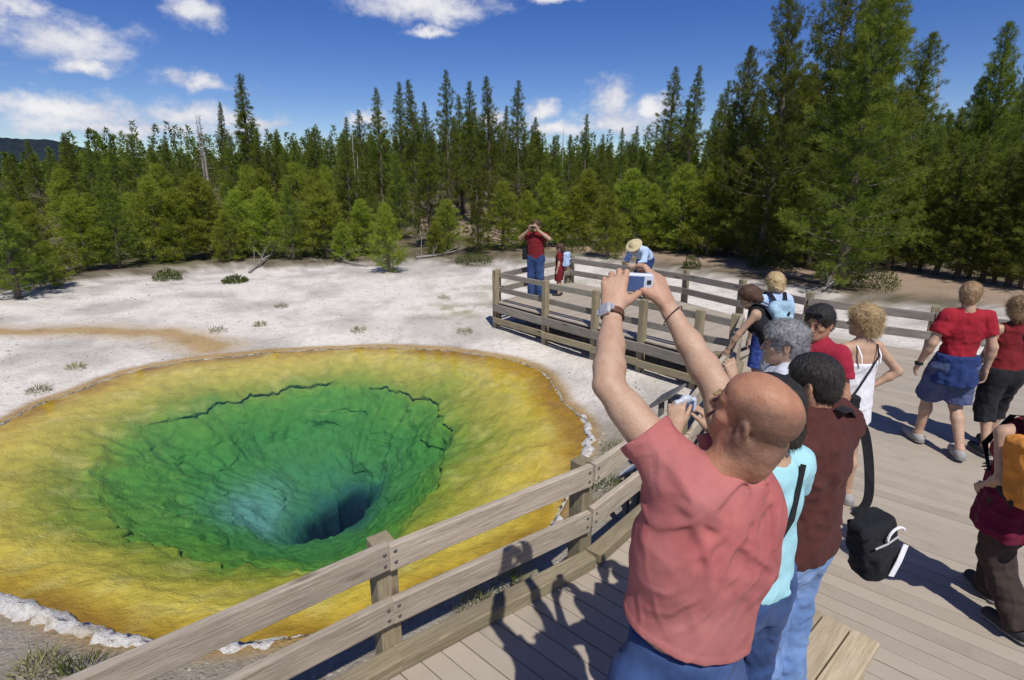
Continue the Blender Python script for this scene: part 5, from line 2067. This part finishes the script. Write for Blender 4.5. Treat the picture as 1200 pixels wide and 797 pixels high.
    for q_ in range(5):                                          # from the left armpit towards the middle of the back
        CREASE.append((-.17 + .03 * cr.random(), .24 - .12 * cr.random(), R(-14 - q_ * 14) + cr.normal() * .06, .18 + .20 * cr.random(), .009 + .005 * cr.random(), .010 + .006 * cr.random(), cr.uniform(-1.2, .5)))
    for q_ in range(8):                                          # hanging folds above the hem
        CREASE.append((-.17 + .046 * q_, .04 - .10 * cr.random(), R(-90 + cr.uniform(-30, 15)), .26 + .12 * cr.random(), .012 + .006 * cr.random(), .006 + .004 * cr.random(), cr.uniform(-.8, .8)))
    for q_ in range(4):                                          # short pulls by the collar
        CREASE.append((.02 + .02 * q_, .24, R(-60 - 25 * q_), .14, .009, .007, 0))

    def folds(Pt):
        q = Pt - chest
        u = q @ side; v = q @ up; w_ = q @ np.cross(up, side)
        d1 = v * .80 + u * .62                                   # drapes falling diagonally from the right shoulder
        d2 = v * .75 - u * .66
        ph = 6.0 * (fbm(Pt * 5.0, 2, 5) - .5)
        amp1 = sstep(-.25, .02, v) * sstep(.22, .05, np.abs(u + .02))
        k = 0.0 * u
        wob = .018 * (fbm(Pt * 9.0, 2, 5) - .5)
        for (u0, v0, an, ln, sg_, am, cv) in CREASE:
            ca, sa = math.cos(an), math.sin(an)
            x_ = (u - u0) * ca + (v - v0) * sa
            y_ = -(u - u0) * sa + (v - v0) * ca + wob - cv * x_ * x_
            k = k - am * np.exp(-(y_ / sg_) ** 2) * sstep(-.01, .03, x_) * sstep(ln, ln * .45, x_)
        k = .014 * np.tanh(k / .014)
        for sd_, q_ in (('l', .50), ('r', .55)):                  # doubled sleeve hems
            a_, e_ = J['sh' + sd_], J['el' + sd_]
            n_ = unit(e_ - a_); t_ = (Pt - (a_ + (e_ - a_) * q_)) @ n_
            k = k - .0025 * ((t_ > -.022) & (t_ < .02)) * (np.abs(u) > .0)
        hb_ = (Pt - hem0) @ hemn
        k = k - .0022 * (hb_ > -.024)
        return k - .010 * (fbm(Pt * np.array([6, 6, 6]), 3, 15) - .5) * 2
    f.warp(folds)
    obj('t_shirt', fig_mesh('t_shirt', [f]), MATS['coral_tee'], root)
    nn = unit(head - neck); cu = unit(np.cross(nn, cdir(0, 0, 1))); cw = np.cross(cu, nn)
    nc = neck + (head - neck) * .09
    ring = [nc + (cu * math.cos(t) * .079 + cw * math.sin(t) * .077) - nn * .004 * math.sin(t * 2) for t in np.linspace(0, 2 * math.pi, 41)]
    ribbon('collar', ring, .020, .004, 'coral_tee', root, [unit(p - nc) + nn * .55 for p in ring])
    f = Field(.012)
    o = .02
    f.cone(pel - vec(0, 0, .04), waist, .160 + o, .143 + o, .05, .72, side)
    for sd in 'lr':
        h, k_, a = J['hip' + sd], J['kn' + sd], J['an' + sd]
        f.cone(h, k_, .098 + o * .7, .068 + o * .7, .05)
        f.cone(k_, a - vec(0, 0, .03), .068 + o * .7, .062 + o * .7, .04)
    f.cut(pel + vec(0, 0, .16), unit(vec(.25, 0, 1))); f.cut((0, 0, .03), (0, 0, -1))
    f.wrinkle(.008, (10, 10, 9), 4)
    obj('trousers', fig_mesh('trousers', [f]), MATS['jeans_dark'], root)
    for sd in 'lr':
        obj('shoe', fig_mesh('shoe', [shoe_field(J, s, sd)]), MATS['shoe_grey'], root)
    # --- wrist watch
    ax = unit(wrl - ell)
    c = wrl - ax * .022
    u = unit(np.cross(ax, cdir(0, 0, 1))); w_ = np.cross(u, ax)
    wt = empty('wrist_watch', tuple(rt + c)); tag(wt, 'silver wrist watch on a brown leather strap on the raised left wrist', 'watch')
    ring = [u * math.cos(t) * .0335 + w_ * math.sin(t) * .0315 for t in np.linspace(0, 2 * math.pi, 29)]
    ribbon('strap', ring, .020, .0035, 'leather', wt, [unit(x) for x in ring])
    fd = unit(u * -.80 + w_ * .60) if np.dot(u, cdir(1, 0, 0)) > 0 else unit(u * .80 + w_ * .60)
    Mw = rot_from(ax, fd)
    face = MB().box(fd * .034, (.036, .036, .010), Matrix(Mw.tolist())).build('case', MATS['steel'], wt, .003)
    MB().box(fd * .0395, (.027, .027, .003), Matrix(Mw.tolist())).build('dial', MATS['dial_grey'], face, .001)
    for sg in (-1, 1):
        MB().box(fd * .031 + np.cross(ax, fd) * .023 * sg, (.016, .018, .007), Matrix(Mw.tolist())).build('link', MATS['steel'], wt, .002)
    # --- compact camera between the hands
    cc = L(cpt(747, 331, 1.70))
    Mc = rot_from(cdir(.05, .30, -.95), cdir(.04, .95, .30))
    cm = empty('compact_camera', tuple(rt + cc)); tag(cm, 'small silver compact camera held up between two hands', 'camera')
    f = Field(.003)
    f.box((0, 0, 0), (.047, .0115, .029), Mc, .006)
    obj('case', fig_mesh('case', [f]), MATS['silver_plastic'], cm)
    R3 = Matrix(Mc.tolist())
    MB().box(Mc @ vec(-.010, -.0120, -.001), (.056, .002, .044), R3).build('screen', MATS['screen_blue'], cm, .0006)
    MB().box(Mc @ vec(.033, -.0120, .004), (.013, .003, .013), R3).build('button_pad', MATS['dark_plastic'], cm, .001)
    MB().tube([Mc @ vec(-.005, .010, 0), Mc @ vec(-.005, .030, 0)], .018, 20).build('lens', MATS['dark_plastic'], cm)
    MB().tube([Mc @ vec(.030, 0, .027), Mc @ vec(.030, 0, .033)], .006, 12).build('shutter_button', MATS['steel'], cm)
    # cord of the camera round the right wrist
    ax = unit(wrr - elr); c = wrr - ax * .045
    u = unit(np.cross(ax, cdir(0, 0, 1))); w_ = np.cross(u, ax)
    cord = [c + u * math.cos(t) * .0365 + w_ * math.sin(t) * .035 + ax * .012 * math.cos(t) for t in np.linspace(0, 2 * math.pi, 25)]
    o = MB().tube(cord, .0018, 6).build('wrist_cord', MATS['leather'], root)


bald_man()

HOLD = dict(ell=(-.255, .08, 1.17), elr=(.255, .08, 1.17), wrl=(-.085, .25, 1.40), wrr=(.085, .25, 1.40))
HOLD_HANDS = dict(l=dict(fdir=(.25, .35, .9), back=(-.6, -.6, .2), curl=(.6, .9, .5)), r=dict(fdir=(-.25, .35, .9), back=(.6, -.6, .2), curl=(.6, .9, .5)))


def small_camera(label, root, J, M3=None, at=None, mat='dark_plastic', size=(.11, .06, .075)):
    """camera held by a person (top-level thing)"""
    m = root.matrix_basis if False else Matrix.LocRotScale(root.location, root.rotation_euler, None)
    p = m @ Vector(at)
    o = empty('camera', p, root.rotation_euler.z)
    tag(o, label, 'camera')
    f = Field(.005)
    f.box((0, 0, 0), (size[0] / 2, size[1] / 4, size[2] / 2), None, .008)
    f.ell((0, -.002, size[2] / 2), (.022, .016, .016), None, .01)
    obj('case', fig_mesh('case', [f]), MATS[mat], o)
    MB().tube([(0, size[1] / 4 - .004, 0), (0, size[1] / 4 + .045, 0)], [.03, .027], 18).build('lens', MATS['dark_plastic'], o)
    MB().box((0, -size[1] / 4 - .001, 0), (.06, .003, .042)).build('screen', MATS['screen_blue'], o, .0008)
    return o


# ------------------------------------------------------------------ man in brown shirt
r, J, s, M = person('dark-haired man in brown shirt and faded jeans standing behind the bald man', (1.14, 1.95, BENCH_Z), R(32), 1.63, 1.03,
                    pose=HOLD, skin='skin_tan', look=(.25, -.12, 0), res=.009, head_s=.92,
                    top=dict(mat='brown_shirt', off=.042, sleeve=1.8, hem=.87, wr=.012, belly=.006), bottom=dict(mat='jeans', off=.034, cuff=.03, wr=.010, waist=.885),
                    hair=dict(mat='hair_black', thick=.009, wr=.003, line=.05, lift=.12, slen=.016, rand=.12), hands=HOLD_HANDS)
small_camera('black camera held by the man in the brown shirt', r, J, at=(0, .30 * s, 1.47 * s))
# collar
ribbon('collar', [J['neck'] + s * vec(math.sin(t) * .072, -math.cos(t) * .068 - .002, .020 + .004 * math.cos(t)) for t in np.linspace(-2.6, 2.6, 17)], .042, .004, 'brown_shirt', r,
       [vec(math.sin(t), -math.cos(t), .35) for t in np.linspace(-2.6, 2.6, 17)])


# shoulder bag on his right
def shoulder_bag():
    c = cpt(1022, 634, 2.46)
    o = empty('shoulder_bag', tuple(c), R(20)); tag(o, 'black shoulder bag with white stripe hanging behind the man in brown', 'bag')
    Mr = np.array(Matrix.Rotation(R(-18), 3, 'Y'))
    f = Field(.008)
    f.box((0, 0, -.01), (.098, .060, .145), Mr, .035, .02)
    f.box((.010, -.046, -.05), (.075, .040, .085), Mr, .03, .02)
    f.wrinkle(.010, 14, 3).wrinkle(.004, 34, 5)
    obj('bag_body', fig_mesh('bag_body', [f]), MATS['black_cloth'], o)
    pr = lambda x, y, z: Mr @ vec(x, y, z)
    ribbon('stripe', [pr(-.02, -.098, -.115), pr(.03, -.100, -.055), pr(.082, -.092, .0)], .034, .003, 'white_cloth', o, [(0, -1, .1)] * 3)
    ribbon('zip', [pr(-.07, -.075, .055), pr(-.01, -.082, .052), pr(.06, -.078, .05)], .008, .003, 'steel', o, [(0, -1, .2)] * 3)
    # strap up over the shoulder
    P = [cpt(1000, 605, 2.36), cpt(1019, 590, 2.33), cpt(1019, 545, 2.26), cpt(1014, 505, 2.20), cpt(1003, 486, 2.13), cpt(992, 478, 2.07), cpt(984, 482, 2.02)]
    P = np.array([np.array(Matrix.Rotation(R(-20), 3, 'Z') @ Vector(p - c)) for p in P])
    NN = np.array([(-.5, -.8, .2)] * 4 + [(-.3, -.6, .6), (0, -.3, 1), (0, -.2, 1)], float)
    tt = np.linspace(0, len(P) - 1, 37)
    ker = np.array([.25, .5, .25])
    PI_ = np.stack([np.interp(tt, range(len(P)), P[:, i]) for i in range(3)], 1); NI = np.stack([np.interp(tt, range(len(P)), NN[:, i]) for i in range(3)], 1)
    for _ in range(7):
        PI_[1:-1] = PI_[:-2] * .25 + PI_[1:-1] * .5 + PI_[2:] * .25
    ribbon('strap', PI_, .036, .004, 'black_cloth', o, NI)
    loop = [pr(.05 + .05 * math.cos(t), -.075, .05 + .045 * math.sin(t)) for t in np.linspace(.2, 3.0, 10)]
    MB().tube(loop, .006, 6).build('handle', MATS['white_cloth'], o)


shoulder_bag()

# ------------------------------------------------------------------ woman in aqua top
AQ = dict(shl=(-.165, 0, 1.40), shr=(.165, 0, 1.40), ell=(-.25, .12, 1.18), elr=(.235, .10, 1.18), wrl=(-.17, .30, 1.46), wrr=(.02, .30, 1.42))
r, J, s, M = person('woman in aqua t-shirt and rolled jeans between bald man and man in brown', (.845, 1.66, BENCH_Z), R(22), 1.64, .92, pose=AQ,
                    female=True, look=(.2, -.15, 0), res=.010, top=dict(mat='aqua_tee', off=.014, sleeve=.55, hem=.93, wr=.007, neck=.075),
                    bottom=dict(mat='jeans_dark', off=.014, cuff=.22, wr=.009), hair=dict(mat='hair_black', thick=.010, length=.04, lift=.1, rand=.1, droop=.8), hands=HOLD_HANDS)
for sd in 'lr':
    k_, a = J['kn' + sd], J['an' + sd]
    p0 = k_ + (a - k_) * .58; p1 = k_ + (a - k_) * .86
    f = Field(.008); f.cone(p0, p1, .078, .076, .01, cuts=[(p0, unit(p0 - p1)), (p1, unit(p1 - p0))]); f.wrinkle(.004, 16, 2)
    obj('rolled_cuff', fig_mesh('rolled_cuff', [f]), MATS['jeans_cuff'], r)
small_camera('grey camera in the hands of the woman in aqua', r, J, at=(-.09 * s, .34 * s, 1.53 * s), mat='silver_plastic', size=(.10, .04, .06))
ribbon('bag_strap', [J['shr'] * .5 + J['neck'] * .5 + vec(.01, -.066, .01), J['chest'] + vec(.02, -.114, -.02), J['waist'] + vec(-.07, -.104, -.02), J['waist'] + vec(-.14, -.02, -.06)], .022, .004, 'black_cloth', r,
       [(0, -1, .4), (0, -1, 0), (-.4, -1, 0), (-1, -.2, 0)])

# ------------------------------------------------------------------ grey-haired man
GP = dict(ell=(-.25, .10, 1.16), wrl=(-.12, .27, 1.40), elr=(.25, .06, 1.15), wrr=(.05, .26, 1.30))
r, J, s, M = person('grey curly-haired man in pale plaid shirt with a hand raised to his chin', (1.73, 3.34, 0), R(62), 1.84, pose=GP, look=(.1, -.1, 0),
                    top=dict(mat='grey_plaid', off=.022, sleeve=.9, hem=.88, wr=.011), bottom=dict(mat='navy_cloth', cuff=.55, off=.03), hair=dict(mat='hair_grey', thick=.016, wr=.010, wsc=50, line=.055, lift=.8, droop=0, strands=4200, rand=.5),
                    hands=dict(l=dict(fdir=(.1, .3, .9), back=(-.7, -.6, 0), curl=(1.0, 1.2, .7)), r=dict(fdir=(-.3, .5, .6), back=(.6, -.6, .2), curl=(.7, .9, .5))), head_s=1.06, shoes='shoe_grey')
ribbon('sling_strap', [J['shl'] * .6 + J['neck'] * .4 + vec(0, -.09, .02), J['chest'] + vec(.05, -.150, 0), J['waist'] + vec(.14, -.09, -.06)], .05, .005, 'navy_cloth', r, [(0, -1, .5), (0, -1, 0), (.5, -1, 0)])
f = Field(.010); f.box(J['waist'] + vec(-.17, .02, .16), (.05, .10, .11), None, .03); f.wrinkle(.008, 14, 2)
wb = empty('waist_bag', (1.73, 3.34, 0), R(62)); tag(wb, 'dark blue bag slung at the side of the grey-haired man', 'bag')
obj('bag_body', fig_mesh('bag_body', [f]), MATS['blue_cloth'], wb)

# ------------------------------------------------------------------ person with sunglasses on the head
r, J, s, M = person('dark-haired person in dark red t-shirt with sunglasses pushed up on the head', (2.31, 4.02, 0), R(118), 1.80, look=(.15, -.2, 0), skin='skin_tan',
                    top=dict(mat='maroon_tee', off=.018, sleeve=.55, hem=.90), bottom=dict(mat='shorts_blue', cuff=.52, off=.03), hair=dict(mat='hair_black', thick=.014, line=.05), shoes='shoe_grey')
mb = MB()
for sx in (-1, 1):
    mb.box(J['head'] + M @ (vec(sx * .034, .082, .098) * s), (.052 * s, .014, .034 * s), Matrix((M @ np.array(Matrix.Rotation(R(-40), 3, 'X'))).tolist()))
    mb.box(J['head'] + M @ (vec(sx * .086, .02, .075) * s), (.006, .12 * s, .008), Matrix(M.tolist()))
mb.build('sunglasses', MATS['dark_plastic'], r, .004)

# ------------------------------------------------------------------ blond woman in white
WP = dict(shl=(-.165, 0, 1.41), shr=(.165, 0, 1.41), elr=(.36, -.06, 1.20), wrr=(.17, .03, 1.03), ell=(-.27, .10, 1.18), wrl=(-.16, .28, 1.30))
r, J, s, M = person('blond woman in white strappy top and white skirt with one hand on her hip', (2.80, 4.26, 0), R(12), 1.74, .93, pose=WP, female=True, look=(.5, -.1, 0), skin='skin',
                    top=dict(mat='white_cloth', off=.012, sleeve=0, hem=.90, scoop=.03, wr=.005), bottom=None, hair=dict(mat='hair_blond', thick=.012, wr=.010, wsc=42, length=.03, line=.05, lift=.5, droop=.5, strands=6500, slen=.045, rand=.38),
                    hands=dict(r=dict(fdir=(-.3, .8, -.4), back=(.7, 0, .5), curl=(.4, .5, .4))), shoes='shoe_grey')
f = Field(.010); clothes_skirt(f, J, s, .10, -.18, .152, .185, .76, 1.0, .007, 6); obj('skirt', fig_mesh('skirt', [f]), MATS['white_cloth'], r)
for sg in (-1, 1):
    ribbon('top_strap', [J['chest'] + vec(sg * .085, -.125, .02) * s, J['chest'] + vec(sg * .09, -.115, .085) * s, J['chest'] + vec(sg * .092, -.06, .155) * s, J['chest'] + vec(sg * .09, .02, .150) * s, J['chest'] + vec(sg * .08, .09, .08) * s], .012, .003, 'white_cloth', r,
           [(0, -1, 0), (0, -1, .3), (0, -.4, 1), (0, .5, 1), (0, 1, .2)])
ribbon('pouch_strap', [J['chest'] + vec(.10, .03, .155) * s, J['chest'] + vec(.095, -.06, .158) * s, J['chest'] + vec(.06, -.125, .08) * s, J['chest'] + vec(0, -.135, -.02) * s, J['waist'] + vec(-.07, -.13, .02) * s, J['pelvis'] + vec(-.135, -.125, .06) * s], .014, .004, 'black_cloth', r,
       [(0, .4, 1), (0, -.4, 1), (0, -1, .3), (0, -1, 0), (-.2, -1, 0), (-.5, -1, 0)])
pb = empty('camera_pouch', (2.80, 4.26, 0), R(12)); tag(pb, 'small black camera pouch at the hip of the woman in white', 'bag')
f = Field(.008); f.box(J['pelvis'] + vec(-.135, -.155, .06) * s, (.05, .032, .055), None, .018); f.wrinkle(.003, 20, 2); obj('bag_body', fig_mesh('bag_body', [f]), MATS['black_cloth'], pb)

# ------------------------------------------------------------------ woman leaning on the corner of the railing, blond companion behind
LP = dict(pelvis=(0, -.10, .95), waist=(0, -.03, 1.09), chest=(0, .09, 1.25), neck=(0, .17, 1.41), head=(0, .24, 1.52), shl=(-.165, .13, 1.36), shr=(.165, .13, 1.36),
          ell=(-.20, .28, 1.12), wrl=(-.18, .38, .90), elr=(.20, .28, 1.12), wrr=(.18, .38, .90), hipl=(-.09, -.10, .92), hipr=(.09, -.10, .92), knl=(-.10, -.05, .5), knr=(.10, -.05, .5), anl=(-.10, -.06, .085), anr=(.10, -.06, .085), tol=(-.12, .09, .03), tor=(.12, .09, .03))
r, J, s, M = person('dark-haired woman in black sleeveless top leaning on the railing corner', (2.80, 5.85, 0), R(58), 1.68, pose=LP, female=True, look=(.2, -.5, 0),
                    top=dict(mat='black_cloth', off=.012, sleeve=0, hem=.94), bottom=dict(mat='grey_pants', cuff=.06, off=.022), hair=dict(mat='hair_brown', thick=.018, length=.02))


def backpack(label, root, J, s, mat, size=(.15, .085, .21), drop=0.0, mat2='black_cloth', side=0.0):
    o = empty('backpack', root.location, root.rotation_euler.z); tag(o, label, 'backpack')
    up = unit(J['neck'] - J['waist']); fwv = unit(np.cross(up, J['shr'] - J['shl']))
    sd = unit(J['shr'] - J['shl'])
    c = J['chest'] - fwv * (.135 + size[1]) * s - up * (.02 + drop) * s + sd * side
    Mb = np.stack([sd, fwv, up], 1)
    f = Field(.009)
    f.box(c, vec(size) * s, Mb, .06 * s, .02)
    f.box(c - fwv * (size[1] * .8) * s - up * .07 * s, vec(size[0] * .78, .05, size[2] * .5) * s, Mb, .035 * s, .02)
    f.wrinkle(.008, 13, 2).wrinkle(.004, 30, 3)
    obj('bag_body', fig_mesh('bag_body', [f]), MATS[mat], o)
    ribbon('band', [c - fwv * (size[1] + .045) * s + sd * x * size[0] * s - up * .02 * s - fwv * (.02 - .05 * abs(x)) * s * 0 for x in (-.7, 0, .7)], .03, .004, mat2, o, [-fwv] * 3)
    for sg in (-1, 1):
        b = J['neck'] * .45 + J['sh' + ('l' if sg < 0 else 'r')] * .55
        ribbon('shoulder_strap', [c + up * size[2] * .75 * s + sd * sg * .06 * s + fwv * .03 * s, b - fwv * .05 * s + up * .085 * s, b + fwv * .035 * s + up * .075 * s, J['chest'] + sd * sg * .11 * s + fwv * .155 * s, J['waist'] + sd * sg * .155 * s + fwv * .05 * s, c + sd * sg * size[0] * .8 * s - up * size[2] * .8 * s], .045 * s, .006, mat2, o,
               [-fwv, up - fwv, up + fwv * .6, fwv, sd * sg, sd * sg])
    return o


backpack('small black and teal backpack worn by the woman at the railing corner', r, J, s, 'blue_pack', (.12, .06, .17))
r, J, s, M = person('short blond person with pale blue shirt standing behind the woman at the railing corner', (3.10, 6.45, 0), R(6), 1.64, female=True, look=(.1, -.05, 0),
                    top=dict(mat='light_blue_cloth', off=.018, sleeve=.55, hem=.88), bottom=dict(mat='blue_cloth', cuff=.52, off=.02), hair=dict(mat='hair_blond', thick=.022, wr=.008, length=.015), shoes='shoe_grey')
backpack('pale blue and white backpack of the short blond person', r, J, s, 'blue_pack', (.14, .075, .19))

# ------------------------------------------------------------------ walking couple
WK = dict(ell=(-.27, -.03, 1.14), wrl=(-.31, .06, .90), elr=(.27, -.05, 1.14), wrr=(.285, .0, .89), knl=(-.10, .16, .52), anl=(-.11, .17, .10), tol=(-.135, .33, .035), knr=(.10, .04, .49), anr=(.11, -.20, .115), tor=(.13, -.06, .035), pelvis=(0, -.01, .94))
r, J, s, M = person('sandy-haired man in red t-shirt and blue shorts walking away with jacket round waist', (4.40, 5.22, 0), R(-14), 1.76, .84, pose=WK, look=(-.55, 0, 0), head_s=.94,
                    top=dict(mat='red_tee', off=.022, sleeve=.62, hem=.98, wr=.012, flare=.016), bottom=dict(mat='shorts_blue', cuff=.54, off=.026, flare=.02, wr=.012), hair=dict(mat='hair_sandy', thick=.012), shoes='shoe_grey')
jk = empty('tied_jacket', r.location, r.rotation_euler.z); tag(jk, 'navy jacket tied round the waist of the walking man', 'jacket')
f = Field(.011); clothes_skirt(f, J, s, .10, -.20, .180, .208, .80, 2.0, .012, 5); f.wrinkle(.010, (9, 9, 12), 3); obj('jacket_body', fig_mesh('jacket_body', [f]), MATS['navy_cloth'], jk)
ring = [vec(math.cos(t) * .0345, math.sin(t) * .0345, 0) for t in np.linspace(0, 6.2832, 17)]
ribbon('wristband', [J['wrl'] + p for p in ring], .03, .004, 'black_cloth', r, [unit(p) for p in ring])

WK2 = dict(ell=(-.22, .0, 1.14), wrl=(-.22, .12, .92), elr=(.23, -.02, 1.14), wrr=(.24, .10, .92), knl=(-.09, .0, .50), anl=(-.10, -.17, .11), tol=(-.12, -.03, .035), knr=(.09, .12, .51), anr=(.10, .10, .09), tor=(.12, .25, .03))
r, J, s, M = person('sandy-haired woman in dark red sleeveless top and black capris walking beside the man', (4.90, 5.22, 0), R(-10), 1.60, .93, pose=WK2, female=True, look=(-.2, -.05, 0), skin='skin',
                    top=dict(mat='dark_red_top', off=.014, sleeve=0, hem=.90), bottom=dict(mat='black_cloth', cuff=.36, off=.028, flare=.02), hair=dict(mat='hair_sandy', thick=.016, wr=.012, wsc=40, length=.02, lift=.8, strands=4200, slen=.035))
hb = empty('handbag', (4.90, 5.22, 0), R(-10)); tag(hb, 'black handbag at the side of the woman in the dark red top', 'bag')
f = Field(.010); f.box(J['hipr'] + vec(.17, -.04, -.02) * s, (.05, .11, .09), None, .025); f.wrinkle(.006, 14, 2); obj('bag_body', fig_mesh('bag_body', [f]), MATS['black_cloth'], hb)
ribbon('strap', [J['hipr'] + vec(.17, -.12, .05) * s, J['chest'] + vec(.10, -.135, .0) * s, J['shl'] * .55 + J['neck'] * .45 + vec(0, -.04, .065) * s, J['chest'] + vec(-.02, .14, .02) * s, J['hipr'] + vec(.16, .06, .05) * s], .018, .004, 'black_cloth', hb, [(1, -.5, 0), (0, -1, 0), (0, -.2, 1), (0, 1, .2), (1, .5, 0)])

# ------------------------------------------------------------------ woman with orange backpack
OP = dict(pelvis=(-.07, .02, .94), waist=(-.10, .03, 1.09), chest=(-.11, .05, 1.27), neck=(-.07, .08, 1.44), head=(.12, .16, 1.56), shl=(-.285, .05, 1.38), shr=(.06, .05, 1.42), ell=(-.305, -.04, 1.11), wrl=(-.24, .13, .96), elr=(.10, .02, 1.14), wrr=(.0, .2, 1.05), hipl=(-.16, .02, .92), hipr=(.02, .02, .92), knl=(-.10, .05, .49), anl=(-.03, -.16, .105), tol=(-.06, -.02, .03), knr=(.06, .18, .52), anr=(.12, .22, .09), tor=(.14, .37, .03))
r, J, s, M = person('woman with brown trousers walking away at the right edge under an orange backpack', (3.10, 2.90, 0), R(2), 1.63, .92, pose=OP, female=True, look=(0, 0, 0), res=.010,
                    top=dict(mat='dark_red_top', off=.010, sleeve=0, hem=.92), bottom=dict(mat='brown_pants', cuff=.04, off=.024, flare=.018, wr=.010), hair=dict(mat='hair_brown', thick=.012, length=.06))
backpack('orange backpack on the woman at the right edge', r, J, s, 'orange_pack', (.165, .10, .22), .04, side=-.10)
jk = empty('tied_jacket', r.location, r.rotation_euler.z); tag(jk, 'maroon jacket tied round the hips of the woman with the orange backpack', 'jacket')
f = Field(.010); clothes_skirt(f, J, s, .17, -.24, .205, .245, .80, 4.0, .018, 4); f.wrinkle(.012, (9, 9, 12), 6); obj('jacket_body', fig_mesh('jacket_body', [f]), MATS['maroon_jacket'], jk)

# ------------------------------------------------------------------ people on the far platform
FP = dict(ell=(-.34, .10, 1.36), elr=(.34, .10, 1.36), wrl=(-.09, .20, 1.56), wrr=(.09, .20, 1.56))
r, J, s, M = person('man in maroon t-shirt and jeans on the far platform holding a camera to his face', (.56, 12.95, 0), R(158), 1.80, pose=FP, look=(0, 0, 0),
                    top=dict(mat='dark_red_top', off=.022, sleeve=.6, hem=.92), bottom=dict(mat='jeans_dark', off=.026, cuff=.04), hair=dict(mat='hair_brown', thick=.012), hands=HOLD_HANDS)
small_camera('black camera at the face of the man on the far platform', r, J, at=(0, .19 * s, 1.615 * s))
sb = empty('side_bag', r.location, R(158)); tag(sb, 'dark bag hanging at the hip of the man on the far platform', 'bag')
f = Field(.012); f.box(J['hipr'] + vec(.17, -.02, .08), (.06, .10, .14), None, .03); f.wrinkle(.006, 12, 2); obj('bag_body', fig_mesh('bag_body', [f]), MATS['black_cloth'], sb)
r, J, s, M = person('child in dark red shirt and shorts beside the man on the far platform', (1.14, 13.2, 0), R(70), 1.22, head_s=1.22, look=(0, -.2, 0),
                    top=dict(mat='dark_red_top', off=.022, sleeve=.6, hem=.86), bottom=dict(mat='dark_red_top', off=.03, cuff=.52), hair=dict(mat='hair_brown', thick=.014), shoes='shoe_dark')
backpack('blue and white backpack on the child', r, J, s, 'light_blue_cloth', (.17, .10, .24))
SP = dict(pelvis=(0, -.22, .92), waist=(0, -.12, 1.03), chest=(0, .06, 1.10), neck=(0, .22, 1.18), head=(0, .34, 1.22), shl=(-.17, .14, 1.15), shr=(.17, .14, 1.15), ell=(-.20, .26, .92), wrl=(-.10, .42, .84), elr=(.20, .26, .92), wrr=(.10, .42, .84),
          hipl=(-.09, -.22, .89), hipr=(.09, -.22, .89), knl=(-.11, -.05, .50), knr=(.11, -.05, .50), anl=(-.11, -.14, .085), anr=(.11, -.14, .085), tol=(-.13, .02, .03), tor=(.13, .02, .03))
r, J, s, M = person('person in light blue shirt and straw hat bending over on the far boardwalk', (2.95, 12.7, 0), R(140), 1.78, pose=SP, look=(0, -.75, 0),
                    top=dict(mat='light_blue_cloth', off=.022, sleeve=1.7, hem=.90), bottom=dict(mat='navy_cloth', off=.024, cuff=.06), hair=dict(mat='hair_grey', thick=.01))
ht = empty('straw_hat', r.location, R(140)); tag(ht, 'wide pale straw hat on the bending person in light blue', 'hat')
f = Field(.010)
c = J['head'] + M @ vec(0, -.01, .070)
f.ell(c, (.098, .112, .085), M, .02); f.ell(c - M @ vec(0, 0, .008), (.19, .20, .020), M, .03)
obj('hat', fig_mesh('hat', [f]), MATS['straw'], ht)
